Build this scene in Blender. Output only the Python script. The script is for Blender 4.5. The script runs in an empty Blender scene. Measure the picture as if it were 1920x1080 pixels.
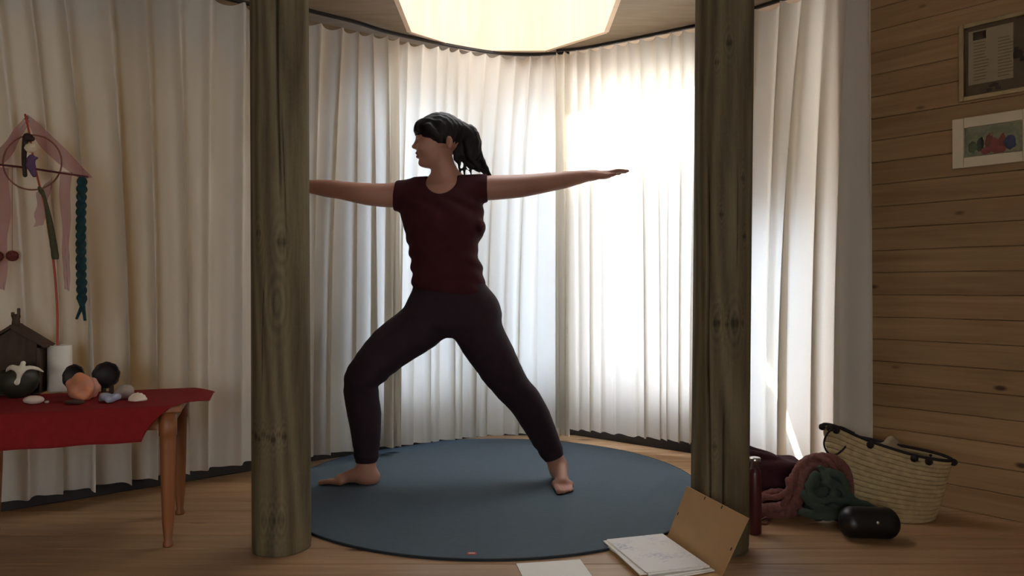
import bpy, bmesh, math, random
import numpy as np
from mathutils import Vector, Matrix

random.seed(7)
S = bpy.context.scene
COL = S.collection
PI = math.pi

# ------------------------------------------------------------------ camera, sky, sun, exposure
F = 1347.0                      # focal length in photo pixels
CAMZ = 0.88
cd = bpy.data.cameras.new('camera'); cam = bpy.data.objects.new('camera', cd); COL.objects.link(cam)
cam.location = (0, 0, CAMZ); cam.rotation_euler = (PI/2, 0, 0)
cd.sensor_width = 36.0; cd.lens = F/1920*36.0; cd.clip_start = 0.05
S.camera = cam

w = bpy.data.worlds.new('sky'); S.world = w; w.use_nodes = True
bg = w.node_tree.nodes['Background']
bg.inputs[0].default_value = (0.95, 0.98, 1.0, 1); bg.inputs[1].default_value = 7.0

SUN_DIR = Vector((0.66, 0.75, 0.62)).normalized()      # towards the sun
sd = bpy.data.lights.new('sun', 'SUN'); so = bpy.data.objects.new('sun', sd); COL.objects.link(so)
so.rotation_euler = SUN_DIR.to_track_quat('Z', 'Y').to_euler(); so.location = (6, 8, 8)
sd.energy = 24.0; sd.color = (1.0, 0.965, 0.91); sd.angle = math.radians(2.5)

S.view_settings.view_transform = 'Standard'; S.view_settings.look = 'None'
S.view_settings.exposure = 0.38; S.view_settings.gamma = 1.0
S.view_settings.use_curve_mapping = False
try:
    S.cycles.max_bounces = 12; S.cycles.diffuse_bounces = 6; S.cycles.transmission_bounces = 8
    S.cycles.transparent_max_bounces = 12; S.cycles.sample_clamp_indirect = 6.0
    S.cycles.use_denoising = True; S.cycles.caustics_reflective = False; S.cycles.caustics_refractive = False
except Exception:
    pass

def P(px, py, Y=3.2):
    """a photo pixel at depth Y -> world point"""
    return Vector(((px-960)/F*Y, Y, CAMZ-(py-540)/F*Y))

# ------------------------------------------------------------------ object helpers
ORG = {}
def reg(o, org): ORG[o.name] = Vector(org)
def tag(o, label=None, cat=None, group=None, kind=None):
    if label: o['label'] = label
    if cat: o['category'] = cat
    if group: o['group'] = group
    if kind: o['kind'] = kind
    return o
def thing(name, loc, label, cat, group=None):
    o = bpy.data.objects.new(name, None); COL.objects.link(o); o.location = loc
    o.empty_display_size = 0.05
    reg(o, loc); return tag(o, label, cat, group)
def mesh_obj(name, verts, faces, mat, parent=None, origin=None, smooth=False):
    v = np.asarray(verts, dtype=np.float64).reshape(-1, 3)
    if parent is not None: org = ORG[parent.name]
    else: org = Vector(origin if origin is not None else (0, 0, 0))
    me = bpy.data.meshes.new(name)
    me.from_pydata((v-np.array(org)).tolist(), [], [tuple(int(i) for i in f) for f in faces])
    me.update()
    if smooth:
        me.polygons.foreach_set('use_smooth', [True]*len(me.polygons))
    for m in (mat if isinstance(mat, (list, tuple)) else [mat]): me.materials.append(m)
    o = bpy.data.objects.new(name, me); COL.objects.link(o)
    if parent is not None: o.parent = parent
    else: o.location = org
    reg(o, org); return o

class MB:
    def __init__(s): s.v = []; s.f = []
    def add(s, v, f):
        b = len(s.v); s.v += [tuple(p) for p in v]; s.f += [tuple(i+b for i in q) for q in f]; return s
    def box(s, c, size, rz=0.0, bev=0.0, M=None):
        bm = bmesh.new(); bmesh.ops.create_cube(bm, size=1.0)
        for vv in bm.verts: vv.co = Vector((vv.co.x*size[0], vv.co.y*size[1], vv.co.z*size[2]))
        if bev > 0: bmesh.ops.bevel(bm, geom=list(bm.edges), offset=bev, segments=2, profile=0.5, affect='EDGES')
        T = Matrix.Translation(c) @ (M if M is not None else Matrix.Rotation(rz, 4, 'Z'))
        bm.verts.ensure_lookup_table()
        v = [T @ q.co for q in bm.verts]; f = [[q.index for q in ff.verts] for ff in bm.faces]
        bm.free(); return s.add(v, f)
    def tube(s, pts, radii, n=10, cap=True):
        pts = [Vector(p) for p in pts]
        if not isinstance(radii, (list, tuple)): radii = [radii]*len(pts)
        rings = []; up = None
        for i, p in enumerate(pts):
            t = (pts[min(i+1, len(pts)-1)]-pts[max(i-1, 0)]).normalized()
            if up is None: up = Vector((0, 0, 1)) if abs(t.z) < .9 else Vector((0, 1, 0))
            a = (up-t*up.dot(t)).normalized(); b = t.cross(a); up = a
            rings.append([p+(a*math.cos(2*PI*k/n)+b*math.sin(2*PI*k/n))*radii[i] for k in range(n)])
        v = [q for r in rings for q in r]; f = []
        for i in range(len(pts)-1):
            for k in range(n):
                k2 = (k+1) % n; f.append((i*n+k, i*n+k2, (i+1)*n+k2, (i+1)*n+k))
        if cap: f.append(tuple(range(n))[::-1]); f.append(tuple((len(pts)-1)*n+k for k in range(n)))
        return s.add(v, f)
    def lathe(s, c, prof, n=24, M=None):
        T = Matrix.Translation(c) @ (M if M is not None else Matrix.Identity(4))
        v = []; f = []
        for r, z in prof:
            for k in range(n): v.append(T @ Vector((r*math.cos(2*PI*k/n), r*math.sin(2*PI*k/n), z)))
        for i in range(len(prof)-1):
            for k in range(n):
                k2 = (k+1) % n; f.append((i*n+k, i*n+k2, (i+1)*n+k2, (i+1)*n+k))
        f.append(tuple(range(n))[::-1]); f.append(tuple((len(prof)-1)*n+k for k in range(n)))
        return s.add(v, f)
    def build(s, name, mat, parent=None, origin=None, smooth=False):
        return mesh_obj(name, s.v, s.f, mat, parent, origin, smooth)

# ------------------------------------------------------------------ signed-distance modelling
class Field:
    def __init__(s, lo, hi, vox):
        s.lo = np.array(lo, float); s.vox = vox
        s.n = np.ceil((np.array(hi)-s.lo)/vox).astype(int)+1
        s.a = np.full(s.n, 0.06, np.float32)
        s.ax = [s.lo[i]+vox*np.arange(s.n[i]) for i in range(3)]
    def sub(s, lo, hi, m):
        i0 = np.clip(np.floor((np.array(lo)-m-s.lo)/s.vox).astype(int), 0, s.n-1)
        i1 = np.clip(np.ceil((np.array(hi)+m-s.lo)/s.vox).astype(int)+1, 1, s.n)
        sl = tuple(slice(i0[k], i1[k]) for k in range(3))
        g = np.meshgrid(*[s.ax[k][sl[k]] for k in range(3)], indexing='ij', sparse=True)
        return sl, g
    def comb(s, sl, d, k, op):
        a = s.a[sl]
        if op == 'cut':
            d = -d
            h = np.clip(.5-.5*(d-a)/k, 0, 1); s.a[sl] = d+(a-d)*h+k*h*(1-h)
        else:
            h = np.clip(.5+.5*(a-d)/k, 0, 1); s.a[sl] = a+(d-a)*h-k*h*(1-h)
    def cap(s, p, q, r1, r2, k=.015, op='add', sq=None):
        p = np.array(p, float); q = np.array(q, float); R = max(r1, r2)
        sl, (X, Y, Z) = s.sub(np.minimum(p, q)-R, np.maximum(p, q)+R, k+.03)
        d = q-p; L = max(float(d@d), 1e-12)
        sc = sq if sq else (1, 1, 1)
        t = np.clip(((X-p[0])*d[0]+(Y-p[1])*d[1]+(Z-p[2])*d[2])/L, 0, 1)
        D = np.sqrt(((X-p[0]-t*d[0])/sc[0])**2+((Y-p[1]-t*d[1])/sc[1])**2+((Z-p[2]-t*d[2])/sc[2])**2)-(r1+(r2-r1)*t)
        s.comb(sl, D*min(sc), k, op); return s
    def chain(s, pts, rad, k=.015, sq=None):
        p = np.array([tuple(q) for q in pts], float); r = np.array(rad, float)
        if len(p) > 3:                       # round the bends
            q = np.vstack([2*p[0]-p[1], p, 2*p[-1]-p[-2]]); n = (len(p)-1)*3+1; out = []
            for i in range(n):
                t = i/3; j = min(int(t), len(p)-2); t -= j; a, b, c, e = q[j:j+4]
                out.append(.5*(2*b+(c-a)*t+(2*a-5*b+4*c-e)*t*t+(3*b-a-3*c+e)*t**3))
            r = np.interp(np.arange(n)/3, np.arange(len(p)), r); p = np.array(out)
        R = r.max()*(max(sq) if sq else 1)
        sl, (X, Y, Z) = s.sub(p.min(0)-R, p.max(0)+R, k+.03); sc = sq if sq else (1, 1, 1)
        D = np.full(s.a[sl].shape, .2, np.float32)
        for i in range(len(p)-1):
            lo = np.minimum(p[i], p[i+1])-R-k-.03; hi = np.maximum(p[i], p[i+1])+R+k+.03
            g = []; ss = []
            for m in range(3):
                ax = s.ax[m][sl[m]]; i0 = np.searchsorted(ax, lo[m]); i1 = np.searchsorted(ax, hi[m]); ss.append(slice(i0, i1))
                sh = [1, 1, 1]; sh[m] = i1-i0; g.append(ax[i0:i1].reshape(sh))
            ss = tuple(ss); d = p[i+1]-p[i]; L2 = max(float(d@d), 1e-12)
            t = np.clip(((g[0]-p[i][0])*d[0]+(g[1]-p[i][1])*d[1]+(g[2]-p[i][2])*d[2])/L2, 0, 1)
            e = np.sqrt(((g[0]-p[i][0]-t*d[0])/sc[0])**2+((g[1]-p[i][1]-t*d[1])/sc[1])**2+((g[2]-p[i][2]-t*d[2])/sc[2])**2)-(r[i]+(r[i+1]-r[i])*t)
            D[ss] = np.minimum(D[ss], e*min(sc))
        s.comb(sl, D, k, 'add'); return s
    def ell(s, c, r, k=.015, op='add', R=None):
        c = np.array(c, float); r = np.array(r, float); m = r.max() if R is not None else r
        sl, (X, Y, Z) = s.sub(c-m, c+m, k+.03)
        X, Y, Z = X-c[0], Y-c[1], Z-c[2]
        if R is not None:
            R = np.array(R.to_3x3()).T
            X, Y, Z = (R[0, 0]*X+R[0, 1]*Y+R[0, 2]*Z, R[1, 0]*X+R[1, 1]*Y+R[1, 2]*Z, R[2, 0]*X+R[2, 1]*Y+R[2, 2]*Z)
        k0 = np.sqrt((X/r[0])**2+(Y/r[1])**2+(Z/r[2])**2); k1 = np.sqrt((X/r[0]**2)**2+(Y/r[1]**2)**2+(Z/r[2]**2)**2)
        s.comb(sl, k0*(k0-1)/np.maximum(k1, 1e-6), k, op); return s
    def loft(s, rows, k=.015, e=2.0):
        """rows: (z, cx, cy, hx, hy) by falling or rising z"""
        r = np.array(sorted(rows)); z = r[:, 0]
        zz = np.linspace(z[0], z[-1], 120)
        sm = [np.convolve(np.pad(np.interp(zz, z, r[:, i]), 5, mode='edge'), np.ones(11)/11, 'valid') for i in range(1, 5)]
        hx, hy = r[:, 3].max(), r[:, 4].max()
        sl, (X, Y, Z) = s.sub((r[:, 1].min()-hx, r[:, 2].min()-hy, z[0]), (r[:, 1].max()+hx, r[:, 2].max()+hy, z[-1]), k+.03)
        cx, cy, ax, ay = [np.interp(Z, zz, q) for q in sm]
        D = ((np.abs((X-cx)/ax)**e+np.abs((Y-cy)/ay)**e)**(1/e)-1)*np.minimum(ax, ay)
        D = np.maximum(D, np.maximum(z[0]-Z, Z-z[-1])); s.comb(sl, D, k, 'add'); return s
    def half(s, p, nrm, k=.003):
        """keep the side the normal points away from"""
        X, Y, Z = np.meshgrid(*s.ax, indexing='ij', sparse=True); n = Vector(nrm).normalized()
        d = (X-p[0])*n[0]+(Y-p[1])*n[1]+(Z-p[2])*n[2]
        s.a = np.maximum(s.a, d).astype(np.float32); return s
    def wrinkle(s, fn):
        X, Y, Z = np.meshgrid(*s.ax, indexing='ij', sparse=True); s.a = (s.a+fn(X, Y, Z)).astype(np.float32); return s
    def mesh(s, relax=1):
        a = s.a; ins = a < 0
        n = s.n
        c = np.zeros(n-1, np.int8)
        offs = [(i, j, k) for i in (0, 1) for j in (0, 1) for k in (0, 1)]
        for o in offs: c += ins[o[0]:n[0]-1+o[0], o[1]:n[1]-1+o[1], o[2]:n[2]-1+o[2]]
        cells = np.argwhere((c > 0) & (c < 8))
        idx = np.full(n-1, -1, np.int32); idx[tuple(cells.T)] = np.arange(len(cells))
        cor = np.stack([a[cells[:, 0]+o[0], cells[:, 1]+o[1], cells[:, 2]+o[2]] for o in offs], 1)
        sm = np.zeros((len(cells), 3)); cnt = np.zeros(len(cells))
        for i, p in enumerate(offs):
            for j, q in enumerate(offs):
                if j > i and sum(abs(p[m]-q[m]) for m in range(3)) == 1:
                    va, vb = cor[:, i], cor[:, j]; m = (va < 0) != (vb < 0)
                    t = np.where(m, va/np.where(m, va-vb, 1), 0)
                    sm += np.where(m[:, None], np.array(p)+t[:, None]*(np.array(q)-np.array(p)), 0); cnt += m
        V = s.lo+s.vox*(cells+sm/np.maximum(cnt, 1)[:, None])
        Q = []
        for ax in range(3):
            o = [0, 0, 0]; o[ax] = 1
            A = ins[:n[0]-o[0], :n[1]-o[1], :n[2]-o[2]]; B = ins[o[0]:, o[1]:, o[2]:]
            u, v = (ax+1) % 3, (ax+2) % 3
            for flag in (True, False):
                e = np.argwhere((A & ~B) if flag else (~A & B))
                e = e[(e[:, u] > 0) & (e[:, v] > 0) & (e[:, u] < n[u]-1) & (e[:, v] < n[v]-1)]
                du = np.zeros(3, int); du[u] = 1; dv = np.zeros(3, int); dv[v] = 1
                q = np.stack([idx[tuple((e-du-dv).T)], idx[tuple((e-dv).T)], idx[tuple(e.T)], idx[tuple((e-du).T)]], 1)
                Q.append(q if flag else q[:, ::-1])
        Q = np.concatenate(Q)
        Q = Q[(Q >= 0).all(1)]
        for _ in range(relax):
            acc = np.zeros_like(V); ct = np.zeros(len(V))
            for i in range(4):
                np.add.at(acc, Q[:, i], V[Q[:, (i+1) % 4]]+V[Q[:, (i-1) % 4]]); np.add.at(ct, Q[:, i], 2)
            V = V*.4+.6*acc/np.maximum(ct, 1)[:, None]
        return V, Q
    def build(s, name, mat, parent=None, origin=None, relax=1):
        V, Q = s.mesh(relax)
        return mesh_obj(name, V, Q.tolist(), mat, parent, origin, True)

# ------------------------------------------------------------------ materials
def lin(c):
    return tuple(((x/255+.055)/1.055)**2.4 if x/255 > .04045 else x/255/12.92 for x in c)+(1,)
MATS = {}
def newmat(name):
    m = bpy.data.materials.new(name); m.use_nodes = True; MATS[name] = m
    nt = m.node_tree; return m, nt, nt.nodes['Principled BSDF'], nt.links
def plain(name, rgb, rough=.6, metal=0.0, var=.15, scale=30, bump=0.0, bscale=200, spec=.4):
    m, nt, b, L = newmat(name); b.inputs['Roughness'].default_value = rough; b.inputs['Metallic'].default_value = metal
    b.inputs['Specular IOR Level'].default_value = spec
    tc = nt.nodes.new('ShaderNodeTexCoord'); n = nt.nodes.new('ShaderNodeTexNoise'); n.inputs['Scale'].default_value = scale
    n.inputs['Detail'].default_value = 4
    r = nt.nodes.new('ShaderNodeValToRGB'); c = lin(rgb)
    r.color_ramp.elements[0].position = .3; r.color_ramp.elements[1].position = .7
    r.color_ramp.elements[0].color = tuple(x*(1-var) for x in c[:3])+(1,)
    r.color_ramp.elements[1].color = tuple(min(1, x*(1+var)) for x in c[:3])+(1,)
    L.new(tc.outputs['Object'], n.inputs['Vector']); L.new(n.outputs['Fac'], r.inputs['Fac']); L.new(r.outputs['Color'], b.inputs['Base Color'])
    if bump:
        n2 = nt.nodes.new('ShaderNodeTexNoise'); n2.inputs['Scale'].default_value = bscale; L.new(tc.outputs['Object'], n2.inputs['Vector'])
        bp = nt.nodes.new('ShaderNodeBump'); bp.inputs['Strength'].default_value = bump; bp.inputs['Distance'].default_value = .004
        L.new(n2.outputs['Fac'], bp.inputs['Height']); L.new(bp.outputs['Normal'], b.inputs['Normal'])
    return m
def wood(name, dark, light, stretch=(1, 14, 14), scale=3.0, rough=.55, knots=0.0, knot_rgb=(50, 32, 20), kscale=(2.2, 7, 7), spec=.3):
    m, nt, b, L = newmat(name); b.inputs['Roughness'].default_value = rough; b.inputs['Specular IOR Level'].default_value = spec
    N = nt.nodes.new
    tc = N('ShaderNodeTexCoord'); oi = N('ShaderNodeObjectInfo'); mul = N('ShaderNodeVectorMath'); mul.operation = 'SCALE'
    cmb = N('ShaderNodeCombineXYZ'); L.new(oi.outputs['Random'], cmb.inputs[0]); L.new(oi.outputs['Random'], cmb.inputs[1]); L.new(oi.outputs['Random'], cmb.inputs[2])
    L.new(cmb.outputs[0], mul.inputs[0]); mul.inputs['Scale'].default_value = 37.0
    add = N('ShaderNodeVectorMath'); L.new(tc.outputs['Object'], add.inputs[0]); L.new(mul.outputs[0], add.inputs[1])
    mp = N('ShaderNodeMapping'); mp.inputs['Scale'].default_value = stretch; L.new(add.outputs[0], mp.inputs['Vector'])
    n = N('ShaderNodeTexNoise'); n.inputs['Scale'].default_value = scale; n.inputs['Detail'].default_value = 6; n.inputs['Distortion'].default_value = .6
    L.new(mp.outputs[0], n.inputs['Vector'])
    r = N('ShaderNodeValToRGB'); r.color_ramp.elements[0].position = .3; r.color_ramp.elements[1].position = .72
    r.color_ramp.elements[0].color = lin(dark); r.color_ramp.elements[1].color = lin(light)
    L.new(n.outputs['Fac'], r.inputs['Fac'])
    # board-to-board tone
    hv = N('ShaderNodeHueSaturation'); mr = N('ShaderNodeMapRange'); mr.inputs['To Min'].default_value = .86; mr.inputs['To Max'].default_value = 1.12
    L.new(oi.outputs['Random'], mr.inputs['Value']); L.new(mr.outputs[0], hv.inputs['Value']); L.new(r.outputs['Color'], hv.inputs['Color'])
    out = hv.outputs['Color']
    if knots:
        mk = N('ShaderNodeMapping'); mk.inputs['Scale'].default_value = kscale; L.new(add.outputs[0], mk.inputs['Vector'])
        vo = N('ShaderNodeTexVoronoi'); vo.inputs['Scale'].default_value = 1.0; L.new(mk.outputs[0], vo.inputs['Vector'])
        kr = N('ShaderNodeValToRGB'); kr.color_ramp.elements[0].position = knots*.45; kr.color_ramp.elements[0].color = (1, 1, 1, 1)
        kr.color_ramp.elements[1].position = knots; kr.color_ramp.elements[1].color = (0, 0, 0, 1)
        L.new(vo.outputs['Distance'], kr.inputs['Fac'])
        mx = N('ShaderNodeMix'); mx.data_type = 'RGBA'; L.new(kr.outputs['Color'], mx.inputs['Factor']); L.new(out, mx.inputs[6]); mx.inputs[7].default_value = lin(knot_rgb)
        out = mx.outputs[2]
    L.new(out, b.inputs['Base Color'])
    bp = N('ShaderNodeBump'); bp.inputs['Strength'].default_value = .15; bp.inputs['Distance'].default_value = .003
    L.new(n.outputs['Fac'], bp.inputs['Height']); L.new(bp.outputs['Normal'], b.inputs['Normal'])
    return m
def sheer(name, rgb, trans, transp=0.0, weave=True):
    """thin cloth: diffuse + translucent (+ see-through)"""
    m, nt, b, L = newmat(name); nt.nodes.remove(b); N = nt.nodes.new
    out = nt.nodes['Material Output']; d = N('ShaderNodeBsdfDiffuse'); t = N('ShaderNodeBsdfTranslucent'); mx = N('ShaderNodeMixShader')
    tc = N('ShaderNodeTexCoord'); n = N('ShaderNodeTexNoise'); n.inputs['Scale'].default_value = 180; L.new(tc.outputs['Object'], n.inputs['Vector'])
    r = N('ShaderNodeValToRGB'); c = lin(rgb); r.color_ramp.elements[0].color = tuple(x*.94 for x in c[:3])+(1,); r.color_ramp.elements[1].color = c
    L.new(n.outputs['Fac'], r.inputs['Fac']); L.new(r.outputs['Color'], d.inputs['Color']); L.new(r.outputs['Color'], t.inputs['Color'])
    mx.inputs[0].default_value = trans; L.new(d.outputs[0], mx.inputs[1]); L.new(t.outputs[0], mx.inputs[2]); src = mx.outputs[0]
    if transp:
        tr = N('ShaderNodeBsdfTransparent'); m2 = N('ShaderNodeMixShader'); m2.inputs[0].default_value = transp
        L.new(src, m2.inputs[1]); L.new(tr.outputs[0], m2.inputs[2]); src = m2.outputs[0]
    L.new(src, out.inputs['Surface']); return m
def clear_glass(name):
    m, nt, b, L = newmat(name); nt.nodes.remove(b); N = nt.nodes.new
    tr = N('ShaderNodeBsdfTransparent'); gl = N('ShaderNodeBsdfGlossy'); gl.inputs['Roughness'].default_value = .02
    fr = N('ShaderNodeFresnel'); fr.inputs['IOR'].default_value = 1.25; mx = N('ShaderNodeMixShader')
    L.new(fr.outputs[0], mx.inputs[0]); L.new(tr.outputs[0], mx.inputs[1]); L.new(gl.outputs[0], mx.inputs[2])
    L.new(mx.outputs[0], nt.nodes['Material Output'].inputs['Surface']); return m

M_curtain = sheer('curtain_cloth', (226, 219, 206), .32)
M_frost = sheer('frosted_glass', (200, 210, 224), .9)
M_frost_dim = sheer('dimmed_frosted_glass', (118, 104, 80), .9)  # frosted glass with shade put into its colour, dims the left backlight
M_glass = clear_glass('window_glass')
def graded_glass(name, z0, z1):
    m, nt, b, L = newmat(name); nt.nodes.remove(b); N = nt.nodes.new
    tr = N('ShaderNodeBsdfTransparent'); t = N('ShaderNodeBsdfTranslucent'); t.inputs['Color'].default_value = (.57, .61, .68, 1)
    tc = N('ShaderNodeTexCoord'); sp = N('ShaderNodeSeparateXYZ'); mr = N('ShaderNodeMapRange'); mr.interpolation_type = 'SMOOTHSTEP'
    mr.inputs['From Min'].default_value = z0; mr.inputs['From Max'].default_value = z1
    L.new(tc.outputs['Object'], sp.inputs[0]); L.new(sp.outputs[2], mr.inputs['Value'])
    mx = N('ShaderNodeMixShader'); L.new(mr.outputs[0], mx.inputs[0]); L.new(t.outputs[0], mx.inputs[1]); L.new(tr.outputs[0], mx.inputs[2])
    L.new(mx.outputs[0], nt.nodes['Material Output'].inputs['Surface']); return m
M_patch_glass = graded_glass('sun_patch_glass', 1.38, 1.85)  # frosted-to-clear grading added to shape the sun patch on the curtain
M_plaster = wood('wall_board', (146, 122, 92), (170, 146, 114), (3, 3, 12), 2.0, .6)
M_ceil = wood('ceiling_wood', (142, 124, 104), (162, 144, 122), (1.2, 9, 9), 3.0, .6)
M_shaft = wood('skylight_lining', (236, 206, 178), (244, 220, 196), (8, 8, 1), 2.0, .5)
M_rail = plain('dark_rail', (44, 38, 34), .6)
M_base = plain('dark_baseboard', (36, 30, 27), .6)
M_frame = plain('window_wood', (120, 96, 70), .6)
M_plank = wood('pine_wall', (138, 106, 72), (162, 130, 92), (1, 16, 16), 2.2, .5, knots=.12, knot_rgb=(70, 46, 28), kscale=(4.2, 6, 9))
M_floor = wood('floor_wood', (154, 118, 82), (184, 147, 108), (1, 12, 12), 2.2, .42, knots=.12, knot_rgb=(80, 48, 28), kscale=(2.4, 6, 6), spec=.45)

# ------------------------------------------------------------------ room shell
CEIL = 2.24
def seg_frame(a, b):
    a = Vector((a[0], a[1], 0)); b = Vector((b[0], b[1], 0)); d = (b-a); L = d.length; d.normalize()
    nrm = Vector((-d.y, d.x, 0))          # outward when walking a->b clockwise seen from above (left side)
    return a, d, nrm, L
def wall(name, a, b, holes=(), thick=.10, mat=None, z1=None, win=None):
    """a wall slab outside the line a-b; holes: (s0, s1, z0, z1)"""
    z1 = z1 or CEIL+.02
    A, d, n, L = seg_frame(a, b); ang = math.atan2(d.y, d.x); m = MB()
    def blk(s0, s1, q0, q1):
        if s1-s0 > 1e-4 and q1-q0 > 1e-4:
            c = A+d*((s0+s1)/2)+n*(thick/2); m.box((c.x, c.y, (q0+q1)/2), (s1-s0, thick, q1-q0), ang)
    s = 0
    for (s0, s1, q0, q1) in sorted(holes):
        blk(s, s0, 0, z1); blk(s0, s1, 0, q0); blk(s0, s1, q1, z1); s = s1
    blk(s, L, 0, z1)
    return tag(m.build(name, mat or M_plaster), kind='structure')
WIN = [0]
def window(a, b, hole, bands, thick=.10, label=None):
    """bands: list of (z0, z1, material) stacked panes"""
    A, d, n, L = seg_frame(a, b); ang = math.atan2(d.y, d.x); s0, s1, q0, q1 = hole
    WIN[0] += 1; root = bpy.data.objects.new('window_%d' % WIN[0], None); COL.objects.link(root); reg(root, (0, 0, 0)); tag(root, kind='structure')
    fw = .035
    def blk(nm, s_0, s_1, z0, z1, t, mat, off=.05, bev=.003):
        c = A+d*((s_0+s_1)/2)+n*off; return MB().box((c.x, c.y, (z0+z1)/2), (s_1-s_0, t, z1-z0), ang, bev).build(nm, mat, root)
    blk('window_frame', s0, s0+fw, q0, q1, .06, M_frame); blk('window_frame', s1-fw, s1, q0, q1, .06, M_frame)
    blk('window_frame', s0+fw, s1-fw, q0, q0+fw, .06, M_frame); blk('window_frame', s0+fw, s1-fw, q1-fw, q1, .06, M_frame)
    for i, (z0, z1, mt) in enumerate(bands):
        blk('pane', s0+fw, s1-fw, z0, z1, .006, mt, .05, 0)
        if i: blk('transom', s0+fw, s1-fw, z0-.02, z0+.02, .05, M_frame)
    return root

W1 = (-2.75, 2.22); W2 = (-1.10, 3.60); W3 = (-.16, 4.30); W4 = (.38, 4.31); W5 = (1.58, 3.33)
PL0 = (1.47, 3.21); PL1 = (2.75, 1.796)
H2 = (.34, 1.10, .25, 1.96); H3 = (.04, .50, .25, 2.0); H4 = (.06, .92, .25, 2.07); H5 = (1.0, 1.44, .10, 1.24)
wall('wall_left', (-2.75, -2.3), W1)
H1 = (.25, 1.95, .25, 2.0)  # unseen window added to backlight the left curtain
wall('wall_back_left', W1, W2, [H1]); window(W1, W2, H1, [(H1[2], H1[3], M_frost_dim)])
wall('wall_back', W2, W3, [H2]); wall('wall_bay', W3, W4, [H3]); wall('wall_back_right', W4, W5, [H4, H5])
HS = (1.5, 2.7, .6, 1.75)  # unseen side window added to sidelight the left curtain folds
wall('wall_right_side', PL1, (2.75, -2.3), [HS]); window(PL1, (2.75, -2.3), HS, [(HS[2], HS[3], M_glass)])
HR = (2.4, 4.1, .6, 1.7)  # unseen window behind the camera, added and sized for front fill
wall('wall_rear', (2.75, -2.3), (-2.75, -2.3), [HR])
window(W2, W3, H2, [(H2[2], H2[3], M_frost)])
window(W3, W4, H3, [(H3[2], H3[3], M_frost)])
window(W4, W5, H4, [(H4[2], H4[3], M_patch_glass)])
w5 = window(W4, W5, H5, [])
A, d, n, L = seg_frame(W4, W5)
def pane_poly(pts, mat):
    q = [A+d*s_+n*o_+Vector((0, 0, z_)) for o_ in (.047, .053) for (s_, z_) in pts]; k = len(pts)
    return mesh_obj('pane', q, [tuple(range(k))[::-1], tuple(range(k, 2*k))]+[(i, (i+1) % k, k+(i+1) % k, k+i) for i in range(k)], mat, w5)
pane_poly([(1.03, .13), (1.375, .13), (1.22, .60), (1.125, 1.02), (1.125, 1.21), (1.03, 1.21)], M_frost)
pane_poly([(1.407, .13), (1.41, .13), (1.41, 1.21), (1.125, 1.21), (1.125, 1.02), (1.245, .60)], M_frost)
pane_poly([(1.375, .13), (1.407, .13), (1.245, .60), (1.125, 1.02), (1.22, .60)], M_glass)      # clear strip added to let a slit of sun reach the curtain
window((2.75, -2.3), (-2.75, -2.3), HR, [(HR[2], HR[3], M_glass)])

# plank wall: backing slab + one object per plank
wr = wall('wall_right', PL0, PL1, thick=.06)
A, d, n, L = seg_frame(PL0, PL1); ang = math.atan2(d.y, d.x)
PH = .0945; PT = .018
def plank_mesh(name, Ln, h, t, gap, c):
    """a board along x with eased long edges; face towards -y"""
    h2 = h/2-gap/2
    prof = [(0, -h2), (-t+c, -h2), (-t, -h2+c), (-t, h2-c), (-t+c, h2), (0, h2)]
    v = [(x, y, z) for x in (0, Ln) for (y, z) in prof]; k = len(prof)
    f = [(i, (i+1) % k, k+(i+1) % k, k+i) for i in range(k)]+[tuple(range(k))[::-1], tuple(range(k, 2*k))]
    me = bpy.data.meshes.new(name); me.from_pydata(v, [], f); me.update(); return me
pm = plank_mesh('plank', L, PH, PT, .0014, .0025); pm.materials.append(M_plank)
z = PH/2
while z < CEIL:
    o = bpy.data.objects.new('plank', pm); COL.objects.link(o); o.parent = wr
    o.location = (A.x, A.y, min(z, CEIL-PH/2+.02)); o.rotation_euler = (0, 0, ang); z += PH

# floor: slab + one object per board
fl = tag(MB().box((0, 1.05, -.05), (6.0, 7.0, .06)).build('floor', M_floor), kind='structure')
BW = .135
bmh = plank_mesh('floor_board', 5.9, BW, .02, .0016, .002); bmh.materials.append(M_floor)
y = -2.3+BW/2; k = 0
while y < 4.5:
    o = bpy.data.objects.new('board', bmh); COL.objects.link(o); o.parent = fl
    o.location = (-2.95+.04*math.sin(k*2.3), y, -.02); o.rotation_euler = (-PI/2, 0, 0); y += BW; k += 1

# ceiling with the octagonal skylight opening
OC = Vector((-.022, 3.60)); OR = .553
octo = [Vector((OC.x+OR*math.cos(PI/8+i*PI/4), OC.y+OR*math.sin(PI/8+i*PI/4))) for i in range(8)]
bm = bmesh.new()
outer = [(-2.85, -2.4), (2.85, -2.4), (2.85, 1.8), (1.66, 3.42), (.42, 4.43), (-.2, 4.43), (-1.16, 3.68), (-2.85, 2.3)]
vo = [bm.verts.new((x, y, CEIL)) for x, y in outer]; vi = [bm.verts.new((OC.x+(p.x-OC.x)*1.05, OC.y+(p.y-OC.y)*1.05, CEIL)) for p in octo]
es = [bm.edges.new((vo[i], vo[(i+1) % 8])) for i in range(8)]+[bm.edges.new((vi[i], vi[(i+1) % 8])) for i in range(8)]
r = bmesh.ops.triangle_fill(bm, use_beauty=True, edges=es)
cen = Vector((OC.x, OC.y, CEIL))
for ff in list(bm.faces):
    c = ff.calc_center_median()
    if all(vv in vi for vv in ff.verts): bm.faces.remove(ff)
ex = bmesh.ops.extrude_face_region(bm, geom=list(bm.faces))
for gv in ex['geom']:
    if isinstance(gv, bmesh.types.BMVert): gv.co.z += .05
bmesh.ops.recalc_face_normals(bm, faces=list(bm.faces))
me = bpy.data.meshes.new('ceiling'); bm.to_mesh(me); bm.free(); me.materials.append(M_ceil)
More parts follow.
